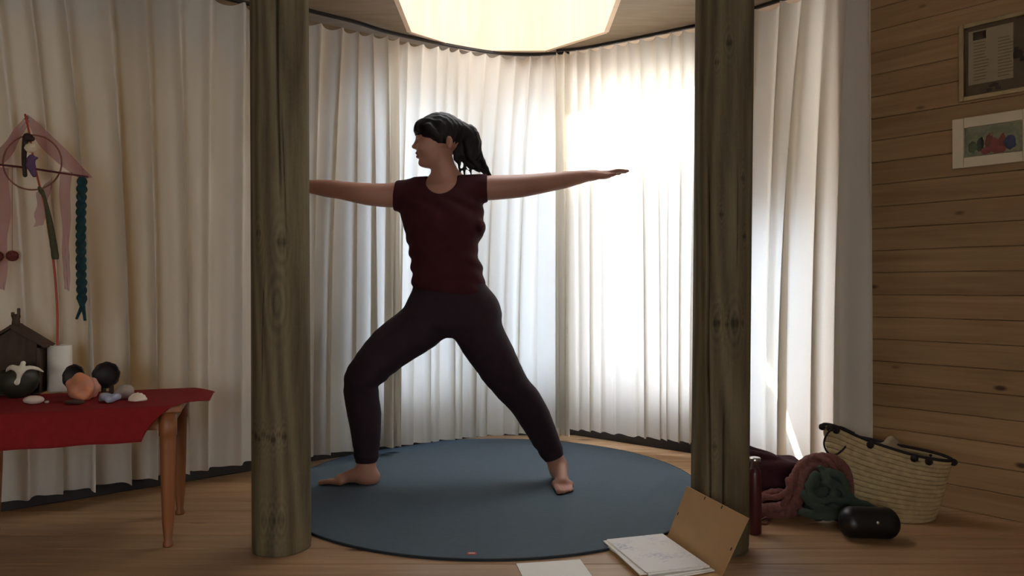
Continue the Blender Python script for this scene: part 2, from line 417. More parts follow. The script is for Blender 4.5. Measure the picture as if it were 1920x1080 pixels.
ceil = bpy.data.objects.new('ceiling', me); COL.objects.link(ceil); reg(ceil, (0, 0, 0)); tag(ceil, kind='structure')
SH = .5
for i in range(8):
    p, q = octo[i], octo[(i+1) % 8]; mid = (p+q)/2; out = (mid-OC).normalized(); dd = (q-p)
    c = mid+out*.0125
    MB().box((c.x, c.y, CEIL-.003+SH/2), (dd.length+.008, .025, SH), math.atan2(dd.y, dd.x), .002).build('skylight_panel', M_shaft, ceil)
WIN[0] += 1; sk = bpy.data.objects.new('window_%d' % WIN[0], None); COL.objects.link(sk); reg(sk, (0, 0, 0)); tag(sk, kind='structure')
oo = [(p-OC)*1.08+OC for p in octo]
mesh_obj('pane', [(p.x, p.y, CEIL+SH+.012+dz) for dz in (0, .008) for p in oo],
         [tuple(range(8))[::-1], tuple(range(8, 16))]+[(i, (i+1) % 8, 8+(i+1) % 8, 8+i) for i in range(8)], M_glass, sk)

# baseboards
def base(name, a, b, h=.085, t=.016):
    A, d, n, L = seg_frame(a, b); c = A+d*(L/2)-n*(t/2)
    return tag(MB().box((c.x, c.y, h/2+.001), (L, t, h), math.atan2(d.y, d.x), .003).build(name, M_base), kind='structure')
base('baseboard_left', W1, W2); base('baseboard_back', W2, W3); base('baseboard_bay', W3, W4); base('baseboard_right', W4, (1.46, 3.428))

# ------------------------------------------------------------------ curtains
def catmull(pts, n=400):
    p = [Vector(q) for q in pts]; p = [p[0]*2-p[1]]+p+[p[-1]*2-p[-2]]; out = []
    m = len(p)-3
    for i in range(n):
        t = i/(n-1)*m; k = min(int(t), m-1); t -= k; a, b, c, e = p[k:k+4]
        out.append(.5*((2*b)+(-a+c)*t+(2*a-5*b+4*c-e)*t*t+(-a+3*b-3*c+e)*t**3))
    return np.array([[q.x, q.y] for q in out])
def curtain(name, pts, ztop, zbot, nf, seed, label, at=.013, ab=.026, lat=.75, ridge=0.0, dens=None, off=0.0):
    rng = np.random.default_rng(seed); path = catmull(pts)
    dl = np.r_[0, np.cumsum(np.hypot(*np.diff(path, axis=0).T))]; L = dl[-1]
    tg = np.gradient(path, axis=0); tg /= np.linalg.norm(tg, axis=1)[:, None]
    wd = np.ones(nf) if dens is None else np.interp(np.linspace(0, 1, nf), *dens)
    wt = wd*rng.uniform(.75, 1.25, nf); wb = wd*rng.uniform(.35, 1.7, nf)
    bt = np.r_[0, np.cumsum(wt)]; bt *= L/bt[-1]; bb = np.r_[0, np.cumsum(wb)]; bb *= L/bb[-1]
    at_i = rng.uniform(.7, 1.2, nf+1); ab_i = rng.uniform(.35, 1.35, nf+1); ph = rng.uniform(-.9, .9, nf+1)
    K = 16; nt = nf*K+1; nv = 56; T = np.linspace(0, nf, nt); V = np.linspace(0, 1, nv)
    vs = []
    for v in V:
        e = v**.55 if v > 0 else 0.0; e = e*e*(3-2*e)
        b = bt*(1-e)+bb*e; s = np.interp(T, np.arange(nf+1), b)
        s = np.convolve(np.pad(s, 4, mode='edge'), np.ones(9)/9, 'valid'); s = s+(T/nf)*(L-s[-1])*0
        ii = np.arange(nf+1); amp = np.interp(T, ii, at*at_i*(1-e)+ab*ab_i*e)
        p2 = 2*PI*T+np.interp(T, ii, ph)*e
        wv = np.cos(p2); sharp = np.sign(wv)*np.abs(wv)**(1.25-.35*e)
        dof = (1-ridge)*amp*sharp+ridge*amp*(2.3*((1+wv)/2)**2.2-.7)+amp*.22*np.cos(2*p2+1.0)*e
        s2 = np.clip(s-amp*lat*np.sin(p2)*(.6+.4*e), -.02, L+.02)
        hd = .010*max(0, 1-v*nv/3.0)
        x = np.interp(s2, dl, path[:, 0]); y = np.interp(s2, dl, path[:, 1]); tx = np.interp(s2, dl, tg[:, 0]); ty = np.interp(s2, dl, tg[:, 1])
        nx, ny = ty, -tx                                   # towards the room
        zt = np.interp(s/L, *ztop) if isinstance(ztop, tuple) else ztop
        zb = np.interp(s/L, *zbot) if isinstance(zbot, tuple) else zbot
        zz = zt+(zb-zt)*v+(.006*np.cos(2*PI*T) if v == 0 else 0)+(.006*np.sin(p2+.6) if v == 1 else 0)
        vs.append(np.stack([x+nx*(dof+off), y+ny*(dof+off), zz+np.zeros(nt)], 1))
    vs = np.concatenate(vs); f = []
    for i in range(nv-1):
        for j in range(nt-1): f.append((i*nt+j, i*nt+j+1, (i+1)*nt+j+1, (i+1)*nt+j))
    c = path[len(path)//2]
    return tag(mesh_obj(name, vs, f, M_curtain, None, (c[0], c[1], 0), True), label, 'curtain', 'white curtains drawn around the bay')
RAILZ = CEIL-.03
cur = [
 ([(-2.60, 2.26), (-1.93, 2.80), (-1.45, 3.16), (-1.06, 3.46)], (( 0, 1), (2.185, 2.18)), ((0, 1), (.035, .075)), 15, 11, 'beige-shaded white curtain hanging behind the red table, left of the posts', None),
 ([(-1.04, 3.45), (-.98, 3.51), (-.80, 3.65), (-.60, 3.79)], ((0, 1), (2.165, 2.19)), ((0, 1), (.06, .05)), 6, 23, 'narrow cream curtain gathered right beside the left post', ((0, .6, 1), (1.2, 1, .6))),
 ([(-.65, 3.80), (-.40, 3.97), (-.12, 4.12), (.10, 4.165), (.33, 4.13)], ((0, .3, 1), (2.185, 2.205, 2.215)), ((0, 1), (.04, .03)), 15, 35, 'wide backlit white curtain behind the woman', ((0, .15, .8, 1), (.6, 1, 1, .5))),
 ([(.255, 4.10), (.45, 4.03), (.93, 3.72), (1.10, 3.58)], (( 0, 1), (2.215, 2.21)), ((0, 1), (.075, .075)), 13, 47, 'sunlit glowing white curtain left of the right post', ((0, .12, 1), (.5, 1, 1))),
 ([(1.10, 3.56), (1.22, 3.42), (1.40, 3.22), (1.535, 3.045)], ((0, 1), (2.21, 2.21)), ((0, 1), (.07, .06)), 6, 59, 'grey-white curtain between the right post and the plank wall', None)]
for i, (pts, zt, zb, nf, sd_, lb, dn) in enumerate(cur):
    o = curtain('curtain', pts, zt, zb, nf, sd_, lb, dens=dn, at=(.028, .018, .014, .014, .022)[i], ab=(.052, .034, .024, .022, .038)[i], lat=(.5, .8, .55, .5, .6)[i], ridge=(.9, .5, .3, .3, .7)[i])
# one bent rail under the ceiling for each curtain run
def rail(pts, z, label):
    p = catmull(pts, 40); m = MB(); v = []; f = []
    tg = np.gradient(p, axis=0); tg /= np.linalg.norm(tg, axis=1)[:, None]
    for i in range(40):
        nx, ny = tg[i][1], -tg[i][0]
        for (o_, dz) in ((-.009, .008), (.009, .008), (.009, .021), (-.009, .021)): v.append((p[i][0]+nx*o_, p[i][1]+ny*o_, z+dz))
    for i in range(39):
        for k in range(4): f.append((i*4+k, i*4+(k+1) % 4, i*4+4+(k+1) % 4, i*4+4+k))
    f += [(0, 1, 2, 3), (159, 158, 157, 156)]; m.add(v, f)
    c = p[20]; return tag(m.build('curtain_rail', M_rail, None, (c[0], c[1], z)), label, 'curtain rail', 'curtain rails under the ceiling')
rail(cur[0][0], CEIL-.055, 'dark curtain rail left of the left post')
rail(cur[1][0][:-1]+cur[2][0], CEIL-.022, 'dark curved curtain rail above the woman')
rail(cur[3][0], CEIL-.022, 'dark curtain rail above the sunlit curtain')
rail(cur[4][0], CEIL-.022, 'dark curtain rail beside the plank wall')

# ------------------------------------------------------------------ posts
def post_mat(name, dark, light):
    m, nt, b, L = newmat(name); b.inputs['Roughness'].default_value = .75; b.inputs['Specular IOR Level'].default_value = .2
    at = nt.nodes.new('ShaderNodeAttribute'); at.attribute_name = 'grain'
    tc = nt.nodes.new('ShaderNodeTexCoord'); mp = nt.nodes.new('ShaderNodeMapping'); mp.inputs['Scale'].default_value = (26, 26, 2); L.new(tc.outputs['Object'], mp.inputs[0])
    n = nt.nodes.new('ShaderNodeTexNoise'); n.inputs['Scale'].default_value = 3; n.inputs['Detail'].default_value = 5; L.new(mp.outputs[0], n.inputs['Vector'])
    ma = nt.nodes.new('ShaderNodeMath'); ma.operation = 'MULTIPLY_ADD'; ma.inputs[1].default_value = .5; L.new(n.outputs['Fac'], ma.inputs[0]); L.new(at.outputs['Fac'], ma.inputs[2])
    r = nt.nodes.new('ShaderNodeValToRGB'); e = r.color_ramp.elements; e[0].position = .15; e[0].color = lin((34, 28, 20)); e[1].position = 1.2 if False else 1.0; e[1].color = lin(light)
    q = e.new(.5); q.color = lin(dark)
    L.new(ma.outputs[0], r.inputs['Fac']); L.new(r.outputs['Color'], b.inputs['Base Color']); return m
M_post = post_mat('weathered_post', (84, 74, 54), (122, 110, 84))
def post(x, y, r, lean, seed, label, knots, cracks):
    rng = np.random.default_rng(seed); na, nz = 180, 420; H = CEIL
    th = np.linspace(0, 2*PI, na, endpoint=False)[None, :]; zz = np.linspace(0.0, H, nz)[:, None]
    R = r*(1+.012*np.sin(3*th+1.3*seed)+.008*np.sin(5*th+zz*1.2+seed)+.006*np.sin(zz*3.1+seed)) + 0*zz
    # rings of an off-centre heart give long cathedral grain
    g = np.sin(14*np.cos(th+.6*seed)+3.2*np.sin(2.1*zz+seed)*np.cos(2*th)+2.2*zz+1.4*np.sin(5*zz+2*th))*.14
    G = .42+g+rng.normal(0, .02, (nz, na))
    for (a0, z0, s, depth) in knots:
        da = (th-a0+PI) % (2*PI)-PI; dd = np.sqrt((da*r/s)**2+((zz-z0)/(s*1.05))**2)
        G += .12*np.sin(5.5*np.sqrt((da*r/(s*1.5))**2+((zz-z0)/(s*4.5))**2)*2.0)*np.exp(-(np.sqrt((da*r/(s*2.2))**2+((zz-z0)/(s*6))**2))**2)
        G -= depth*np.exp(-dd**4); R = R-.0025*np.exp(-dd**2)
    for (a0, z0, z1, wd, dp, wob) in cracks:
        da = (th-(a0+wob*np.sin(zz*2.3+a0*5)+.4*wob*np.sin(zz*7.1)) + PI) % (2*PI)-PI
        m = np.clip((zz-z0)/.12, 0, 1)*np.clip((z1-zz)/.12, 0, 1)
        e = np.exp(-(da*r/wd)**2)*m; R = R-dp*e; G -= .5*e
    R = R*np.where(zz < .012, .985, 1.0)
    cx = x+lean[0]*zz/H; cy = y+lean[1]*zz/H
    v = np.stack([cx+R*np.cos(th), cy+R*np.sin(th), zz+0*th], -1).reshape(-1, 3)
    f = [(i*na+j, i*na+(j+1) % na, (i+1)*na+(j+1) % na, (i+1)*na+j) for i in range(nz-1) for j in range(na)]
    f.append(tuple(range(na))[::-1])
    o = mesh_obj('timber_post', v, f, M_post, None, (x, y, 0), True)
    atr = o.data.attributes.new('grain', 'FLOAT', 'POINT'); atr.data.foreach_set('value', np.clip(G, 0, 1).reshape(-1).astype(np.float32))
    return tag(o, label, 'post', 'round timber posts framing the bay')
fr = -PI/2   # the side towards the camera
post(-.783, 2.44, .0955, (-.008, 0), 1, 'thick round timber post left of the woman', 
     [(fr+.35, 1.03, .016, .42), (fr-.5, 1.06, .012, .25)]+[(fr-.85+.18*i, .40-.008*(i % 3), .007+.002*(i % 2), .35) for i in range(8)]+[(fr-.3+.3*i, .12, .012, .2) for i in range(3)]+[(fr+.2, .83, .02, .05)],
     [(fr+.28, 1.15, 2.2, .0032, .012, .06), (fr+.5, .95, 1.5, .002, .006, .1), (fr-.2, .5, 1.0, .0014, .002, .12)])
post(.702, 2.44, .0955, (.022, 0), 2, 'thick round timber post with row of knots, right of the woman',
     [(fr-.42, .765, .013, .4), (fr+.2, .765, .016, .42), (fr-.1, .76, .007, .3), (fr+.55, .765, .007, .3), (fr-.35, .80, .007, .2), (fr+.6, 1.05, .009, .35), (fr-.1, 1.68, .011, .35), (fr-.5, 1.62, .008, .3), (fr+.5, 1.24, .009, .3), (fr-.3, 1.12, .007, .3), (fr-.45, .36, .008, .3)],
     [(fr-.75, .1, 1.35, .0035, .010, .10), (fr-.12, 0, .55, .003, .012, .04), (fr+.18, .9, 1.3, .002, .004, .08), (fr+1.15, 0, 1.9, .002, .004, .05)])

# ------------------------------------------------------------------ mat
M_mat = plain('mat_blue', (72, 86, 96), .85, var=.06, scale=60, bump=.25, bscale=500)
M_matedge = plain('mat_edge', (28, 34, 40), .8)
M_tag = plain('tag_red', (176, 70, 62), .7); M_white = plain('white_print', (214, 206, 198), .7)
MX, MY, MR, MT = -.084, 3.235, .925, .008
matr = thing('yoga_mat', (MX, MY, 0), 'large round blue-grey yoga mat under the woman', 'yoga mat')
MB().lathe((MX, MY, .0005), [(MR-.004, 0), (MR-.004, MT-.0015), (MR-.006, MT)], 160).build('mat_pad', M_mat, matr)
v = []; f = []
for i in range(160):
    a = 2*PI*i/160
    for (rr, zz) in ((MR-.0045, .0006), (MR, .0006), (MR, MT), (MR-.0045, MT+.0006)): v.append((MX+rr*math.cos(a), MY+rr*math.sin(a), zz))
for i in range(160):
    j = (i+1) % 160
    for k in range(4): f.append((i*4+k, j*4+k, j*4+(k+1) % 4, i*4+(k+1) % 4))
mesh_obj('bound_edge', v, f, M_matedge, matr)
tg_ = MB().box((-.132, 2.357, MT+.0015), (.030, .022, .0012), 0, .0003).build('sewn_label', M_tag, matr)
mm = MB()
for i in range(5): mm.box((-.1405+.0042*i, 2.357, MT+.0023), (.0026, .008, .0004))
mm.build('lettering', M_white, tg_)

# ------------------------------------------------------------------ woman
M_skin = plain('skin', (164, 117, 97), .5, var=.06, scale=14)
M_lip = plain('lips', (140, 78, 70), .45)
M_hair = wood('hair', (16, 13, 13), (32, 26, 24), (20, 20, 3), 6, .6, spec=.2)
M_shirt = plain('shirt_maroon', (58, 23, 28), .85, var=.18, scale=18, bump=.3, bscale=700, spec=.15)
M_legs = plain('leggings_plum', (42, 28, 36), .8, var=.1, scale=25, bump=.2, bscale=900, spec=.2)
M_eye = plain('eye_white', (200, 195, 188), .25); M_iris = plain('iris_dark', (40, 26, 18), .25)
woman = thing('person', (-.25, 3.2, MT+.001), 'barefoot woman in maroon top and dark leggings holding a wide lunge, arms outstretched', 'person')
YB = 3.2
def B(px, py, dy=0.0):
    q = P(px, py, YB); return (q.x, YB+dy, q.z)
px_m = YB/F
SOLE = MT+.002
def torso_rows(rows):
    return [(B(0, py)[2], B(cx, 0)[0], YB+dy, hw*px_m, hd) for (py, cx, hw, hd, dy) in rows]
# legs, shared by skin and leggings: (points, radii)
legL = [B(806, 584, .0), B(789, 611, -.01), B(735, 650, -.03), B(693, 694, -.045), B(682, 712, -.045), B(681, 740, -.035), B(685, 775, -.02), B(687, 820, -.005), B(687, 868, 0), B(689, 893, .005)]
radL = [.103, .104, .094, .076, .070, .069, .068, .057, .043, .036]
legR = [B(893, 584, .0), B(898, 622, .0), B(925, 670, .005), B(952, 715, .01), B(970, 737, .01), B(985, 755, .015), B(1003, 785, .02), B(1023, 826, .035), B(1041, 864, .05), B(1048, 886, .06)]
radR = [.099, .103, .093, .077, .071, .069, .066, .055, .041, .035]
sh_rows = [(350, 832, 55, .070, .0), (362, 831, 66, .088, .0), (390, 829, 70, .104, -.005), (420, 830, 70, .116, -.018), (445, 829, 63, .112, -.012), (470, 830, 56, .104, -.005), (500, 837, 60, .104, -.005), (530, 842, 64, .108, -.004), (560, 849, 72, .116, .0), (590, 853, 82, .122, .005), (612, 851, 70, .118, .008), (632, 846, 16, .07, .008)]
def build_skin():
    fd = Field((-1.20, 2.90, 0.0), (.56, 3.46, 1.72), .0052)
    fd.loft(torso_rows(sh_rows), .02)
    # shoulders, trapezius, neck
    fd.cap(B(790, 358), B(872, 353), .05, .05, .03)
    fd.cap(B(838, 350, .01), B(829, 305, .0), .058, .052, .03)
    fd.cap(B(800, 352, .015), B(836, 326, .01), .030, .04, .03); fd.cap(B(872, 348, .015), B(836, 326, .01), .030, .04, .03)
    # arms
    fd.chain([B(772, 360), B(735, 366), B(690, 364), B(641, 357), B(610, 353), B(577, 349.5), B(545, 348)], [.056, .0545, .0495, .040, .0385, .029, .0225], .02)
    fd.chain([B(890, 354), B(925, 352), B(975, 349), B(1028, 342), B(1060, 337), B(1095, 331), B(1114, 328.5)], [.055, .055, .051, .042, .038, .0275, .0215], .02)
    fd.ell(B(634, 347, .02), (.022, .02, .018), .02); fd.ell(B(1027, 332, .02), (.022, .02, .018), .02)
    # hands, palms down, fingers straight
    def hand(w, dirx, tipy, sc=1.0, th=-1):
        wv = np.array(B(*w)); up = lambda q: np.array([0, 0, q])
        sl_ = (w[1]-tipy)*px_m/ .155
        D = lambda t, dy, dz=0: wv+np.array([dirx*t*sc, dy, t*sl_+dz])
        fd.chain([D(0, 0), D(.03, 0, -.002), D(.085, 0, -.004)], [.0225, .023, .020], .02, sq=(1, 1.75, .72))
        fd.ell(D(.045, th*.022, -.014), (.032, .016, .013), .015)
        for dy, ln, t0 in ((-.031, .062, .082), (-.0105, .074, .088), (.0105, .070, .086), (.0305, .054, .078)):
            fd.chain([D(t0-.02, dy*.9, -.002), D(t0+ln*.35, dy*1.05, .001), D(t0+ln*.7, dy*1.08, -.002), D(t0+ln, dy*1.1, -.004)], [.0098, .0092, .0084, .0070], .004)
        fd.chain([D(.02, th*.026, -.010), D(.055, th*.046, -.016), D(.092, th*.052, -.016)], [.0125, .0105, .0085], .008)
    hand((545, 348), -1, 349, .98); hand((1114, 328.5), 1, 320, .92)
    # legs
    fd.chain(legL, radL, .03); fd.chain(legR, radR, .03)
    # foot pointing left
    A_ = np.array(B(689, 893, .005)); z0 = SOLE
    fd.cap(A_, (A_[0]+.022, A_[1], z0+.030), .036, .030, .02)
    fd.cap((A_[0]+.022, A_[1], z0+.026), (A_[0]-.02, A_[1], z0+.028), .027, .030, .02)
    fd.cap((A_[0]-.01, A_[1], z0+.050), (A_[0]-.125, A_[1]-.012, z0+.020), .040, .020, .02, sq=(1, 1.1, 1))
    fd.cap((A_[0]-.115, A_[1]-.034, z0+.017), (A_[0]-.12, A_[1]+.026, z0+.014), .019, .014, .02)
    fd.cap((A_[0]+.01, A_[1]+.012, z0+.02), (A_[0]-.12, A_[1]+.02, z0+.013), .022, .013, .02)
    for i, (dy, ln, rr) in enumerate(((-.037, .200, .0115), (-.017, .198, .0088), (-.001, .190, .0082), (.013, .180, .0078), (.026, .168, .0072))):
        fd.chain([(A_[0]-.125, A_[1]+dy*.95, z0+.014), (A_[0]-ln+.02, A_[1]+dy, z0+rr+.004), (A_[0]-ln, A_[1]+dy, z0+rr)], [.012, rr, rr], .006)
    # foot pointing at the camera, turned a little right
    A_ = np.array(B(1048, 886, .06)); dv = np.array([.10, -1, 0]); dv /= np.linalg.norm(dv); pv = np.array([dv[1], -dv[0], 0])*-1
    Q = lambda t, s_, zz: (A_[0]+dv[0]*t*1.14+pv[0]*s_*1.0, A_[1]+dv[1]*t*1.14+pv[1]*s_*1.0, z0+zz)
    fd.cap(A_, Q(-.022, 0, .03), .035, .030, .02); fd.cap(Q(-.022, 0, .026), Q(.02, 0, .028), .027, .03, .02)
    fd.cap(Q(.0, 0, .066), Q(.125, -.004, .026), .040, .026, .02)
    fd.cap(Q(.12, .032, .016), Q(.12, -.034, .017), .015, .019, .02)
    for i, (sd_, ln, rr) in enumerate(((-.036, .200, .0118), (-.016, .200, .0090), (0.0, .192, .0084), (.015, .182, .0079), (.029, .170, .0074))):
        fd.chain([Q(.125, sd_*.95, .014), Q(ln-.02, sd_, rr+.004), Q(ln, sd_, rr)], [.012, rr, rr], .006)
    # head in profile, facing left
    fd.ell(B(828, 254), (.098, .074, .088), .02)
    fd.ell(B(806, 276), (.060, .060, .075), .025)
    fd.cap(B(797, 304), B(828, 296), .020, .036, .025); fd.ell(B(791, 306), (.0165, .02, .015), .012)
    for sy in (-1, 1):
        fd.cap(B(830, 298, sy*.036), B(800, 306, sy*.012), .018, .014, .02)
        fd.ell(B(796, 280, sy*.038), (.024, .02, .02), .02)                    # cheek
        fd.ell(B(786, 267, sy*.030), (.014, .015, .009), .008, op='cut')        # eye socket
        fd.ell(B(790, 267, sy*.030), (.0155, .013, .0115), .005)                # lid and ball
        fd.ell(B(845, 273, sy*.074), (.016, .010, .029), .006)
        fd.ell(B(843, 272, sy*.085), (.009, .007, .017), .005, op='cut')
        fd.ell(B(780, 277, sy*.011), (.010, .008, .007), .006)                  # nostril wing
    fd.ell(B(786, 258), (.014, .045, .010), .014)                               # brow
    fd.cap(B(785, 260), B(776.5, 274.5), .0085, .0095, .009); fd.ell(B(775, 275), (.0075, .009, .0075), .006)
    fd.ell(B(783, 287.5), (.011, .022, .0062), .006); fd.ell(B(784, 294), (.011, .020, .0068), .006)
    fd.ell(B(777, 290.8), (.012, .026, .0016), .003, op='cut')
    V, Q_ = fd.mesh(1)
    o = mesh_obj('body', V, Q_.tolist(), [M_skin, M_lip], woman, None, True)
    lc = np.array(B(781, 290.8)); cen = V[Q_].mean(1); md = (np.abs(cen[:, 2]-lc[2]) < .0125) & (np.abs(cen[:, 1]-YB) < .024) & (cen[:, 0] < B(786, 0)[0]-.0 )
    o.data.polygons.foreach_set('material_index', md.astype(np.int32))
    return o
build_skin()
for sy in (-1, 1):
    c = Vector(B(788.2, 267, sy*.030)); e = MB()
    e.lathe(c, [(.0105*math.sin(PI*i/10)+1e-5, -.0105*math.cos(PI*i/10)) for i in range(11)], 16)
    eo = e.build('eye', M_eye, woman, None, True)
    MB().lathe(c+Vector((-.0085, sy*.003, 0)), [(.0001, -.0045), (.0045, -.002), (.005, 0), (.0045, .002), (.0001, .0045)], 12, Matrix.Rotation(PI/2, 4, 'Y')).build('iris', M_iris, eo, None, True)
def build_shirt():
    fd = Field((-.62, 2.98, .80), (.05, 3.42, 1.46), .0048)
    def row(py, l, r, hd, dy=0): return (B(0, py)[2], B((l+r)/2, 0)[0], YB+dy, (r-l)/2*px_m, hd)
    fd.loft([row(336, 786, 882, .060, .006), row(346, 768, 896, .082, .004), (row(362, 758, 906, .100, .0)), row(390, 753, 905, .116, -.006), row(410, 754, 908, .124, -.014), row(432, 760, 911, .128, -.018), row(452, 764, 900, .122, -.013),
             row(466, 767, 894, .116, -.008), row(485, 770, 898, .115, -.006), row(505, 772, 906, .118, -.005), row(525, 773, 908, .121, -.004), row(545, 774, 911, .124, -.002), row(560, 775, 915, .127, 0)], .01, 2.15)
    # cap sleeves
    fd.cap(B(802, 360), B(735, 367), .066, .064, .03); fd.cap(B(865, 354), B(920, 352), .060, .062, .03)
    def folds(X, Y, Z):
        t = Z*1.0; u = X+.25
        w = .0035*np.sin(95*Z+9*np.sin(7*X)+14*Y)*np.clip((1.16-Z)/.12, 0, 1)*np.clip((Z-.82)/.05, 0, 1)*np.clip(.5+np.abs(u-.02)*4, .2, 1)
        w = w+.0030*np.sin(60*(X*.8+Z*.6)+3*np.sin(20*Z))*np.clip((Z-1.12)/.06, 0, 1)*np.clip((1.30-Z)/.05, 0, 1)
        return w
    fd.wrinkle(folds)
    fd.ell(B(903, 428, -.06), (.02, .05, .03), .012); fd.ell(B(906, 452, -.05), (.02, .05, .012), .006, op='cut')
    # sleeve ends, hem, neckline
    fd.half(B(741, 366), (-1, 0, .10)); fd.half(B(914, 352), (1, 0, .02))
    fd.half(B(845, 549), (-.12, 0, -1))
    fd.ell(B(829, 332, -.075), (.074, .115, .088), .004, op='cut')
    fd.ell(B(832, 316, .02), (.074, .085, .062), .004, op='cut')
    return fd.build('shirt', M_shirt, woman)
build_shirt()
def build_leggings():
    fd = Field((-.86, 2.98, .06), (.30, 3.42, .92), .0052)
    fd.loft([(B(0, py)[2], B(cx, 0)[0], YB+dy, hw*px_m+.007, hd+.006) for (py, cx, hw, hd, dy) in sh_rows if py > 490], .02)
    fd.chain(legL, [r+.006 for r in radL], .03); fd.chain(legR, [r+.006 for r in radR], .03)
    def folds(X, Y, Z):
        return .0022*np.sin(130*Z+10*X)*np.clip((.21-Z)/.06, 0, 1)+.002*np.sin(90*(Z+.5*X))*np.exp(-((Z-.47)/.06)**2)
    fd.wrinkle(folds)
    fd.half(B(845, 516), (-.08, 0, 1))
    # ankle hems: cut each leg square to the shin
    X, Y, Z = np.meshgrid(*fd.ax, indexing='ij', sparse=True)
    a = np.array(B(687, 866)); b = np.array(B(1042, 863))
    dL = -(Z-a[2]); dR = -((Z-b[2])*.92-(X-b[0])*.38)
    fd.a = np.maximum(fd.a, np.where(X < -.3, dL, dR)).astype(np.float32)
    return fd.build('leggings', M_legs, woman)
build_leggings()
def build_hair():
    fd = Field((-.50, 3.08, 1.28), (-.06, 3.32, 1.70), .0040)
    fd.ell(B(826, 250), (.107, .083, .092), .02)
    fd.ell(B(858, 244), (.040, .045, .040), .02)
    # keep the face, ears and nape free
    fd.ell(B(782, 292), (.062, .12, .097), .012, op='cut')
    fd.cap(B(800, 290, -.12), B(800, 290, .12), .060, .060, .01, op='cut')
    fd.cap(B(827, 300, -.12), B(827, 300, .12), .062, .062, .01, op='cut')
    # fringe
    for i in range(-6, 7):
        dy = i*.0115; fd.chain([B(806, 232, dy*.8), B(788+abs(i)*.4, 237, dy*.95), B(781+abs(i)*.8, 245, dy*1.05), B(781.5+abs(i)*1.2, 252+.5*abs(i), dy*1.06)], [.016, .0135, .010, .006], .012)
    for sy in (-1, 1):
        fd.chain([B(806, 245, sy*.068), B(822, 262, sy*.076), B(832, 272, sy*.073)], [.022, .018, .007], .01)
    # ponytail
    fd.chain([B(860, 246), B(878, 250, .0), B(885, 270), B(886, 292)], [.030, .040, .043, .037], .02, sq=(1, .9, 1))
    rng = np.random.default_rng(3)
    for i in range(15):
        t = i/14; x0 = 862+t*30; tx = 893+t*27+rng.uniform(-2, 2); ty = 331-abs(t-.75)*16+rng.uniform(-5, 4); dy = rng.uniform(-.028, .028)
        fd.chain([B(x0, 268, dy), B(x0+3+6*t, 292, dy), B((x0+tx)/2+4, 312, dy*.8), B(tx, ty, dy*.5)], [.014, .012, .009, .0025], .006)
    fd.chain([B(862, 262), B(858, 282), B(856, 298), B(862, 307)], [.026, .021, .013, .004], .012)
    for (xa, xb, yb) in ((858, 862, 326), (868, 871, 330), (877, 884, 329)):
        fd.chain([B(xa, 288), B(xa+3, 305), B(xb, yb)], [.012, .0065, .0042], .006)
    fd.chain([B(864, 319), B(871, 314), B(880, 320)], [.003, .004, .003], .004)
    def str_(X, Y, Z): return .0014*np.sin(420*Y+60*X)+.001*np.sin(300*(X*.6-Z*.4)+200*Y)
    fd.wrinkle(str_)
    return fd.build('hair', M_hair, woman)
build_hair()

# ------------------------------------------------------------------ small table with red cloth
M_tablewood = wood('table_wood', (122, 72, 40), (148, 92, 54), (10, 10, 1), 3, .45, spec=.4)
M_red = plain('red_cloth', (128, 30, 32), .85, var=.08, scale=40, bump=.2, bscale=600, spec=.15)
TU = Vector((-.945, -.328, 0)).normalized(); TV = Vector((-.328, .945, 0)).normalized(); TF = Vector((-1.115, 2.42, 0))
TL, TD, TH = .70, .46, .482
tang = math.atan2(-TU.y, -TU.x)
def TP(a, b, z=0.0): return TF+TU*a+TV*b+Vector((0, 0, z))
tb = thing('side_table', TP(TL/2, TD/2), 'small low wooden table with round tapered legs under a red cloth', 'table')
c = TP(TL/2, TD/2, TH-.011); MB().box(c, (TL, TD, .022), tang, .004).build('tabletop', M_tablewood, tb)
for (a0, b0, sx, sy) in ((TL/2, .045, TL-.13, .018), (TL/2, TD-.045, TL-.13, .018), (.045, TD/2, .018, TD-.13), (TL-.045, TD/2, .018, TD-.13)):
    MB().box(TP(a0, b0, TH-.022-.03), (sx, sy, .06), tang, .002).build('apron', M_tablewood, tb)
for (a0, b0) in ((.045, .045), (TL-.045, .045), (.045, TD-.045), (TL-.045, TD-.045)):
    MB().lathe(TP(a0, b0, .0005), [(.015, 0), (.017, .004), (.0165, .012), (.0125, .02), (.0185, .08), (.024, .25), (.0255, .36), (.0255, .375), (.029, .380), (.029, TH-.0225)], 20).build('leg', M_tablewood, tb, None, True)
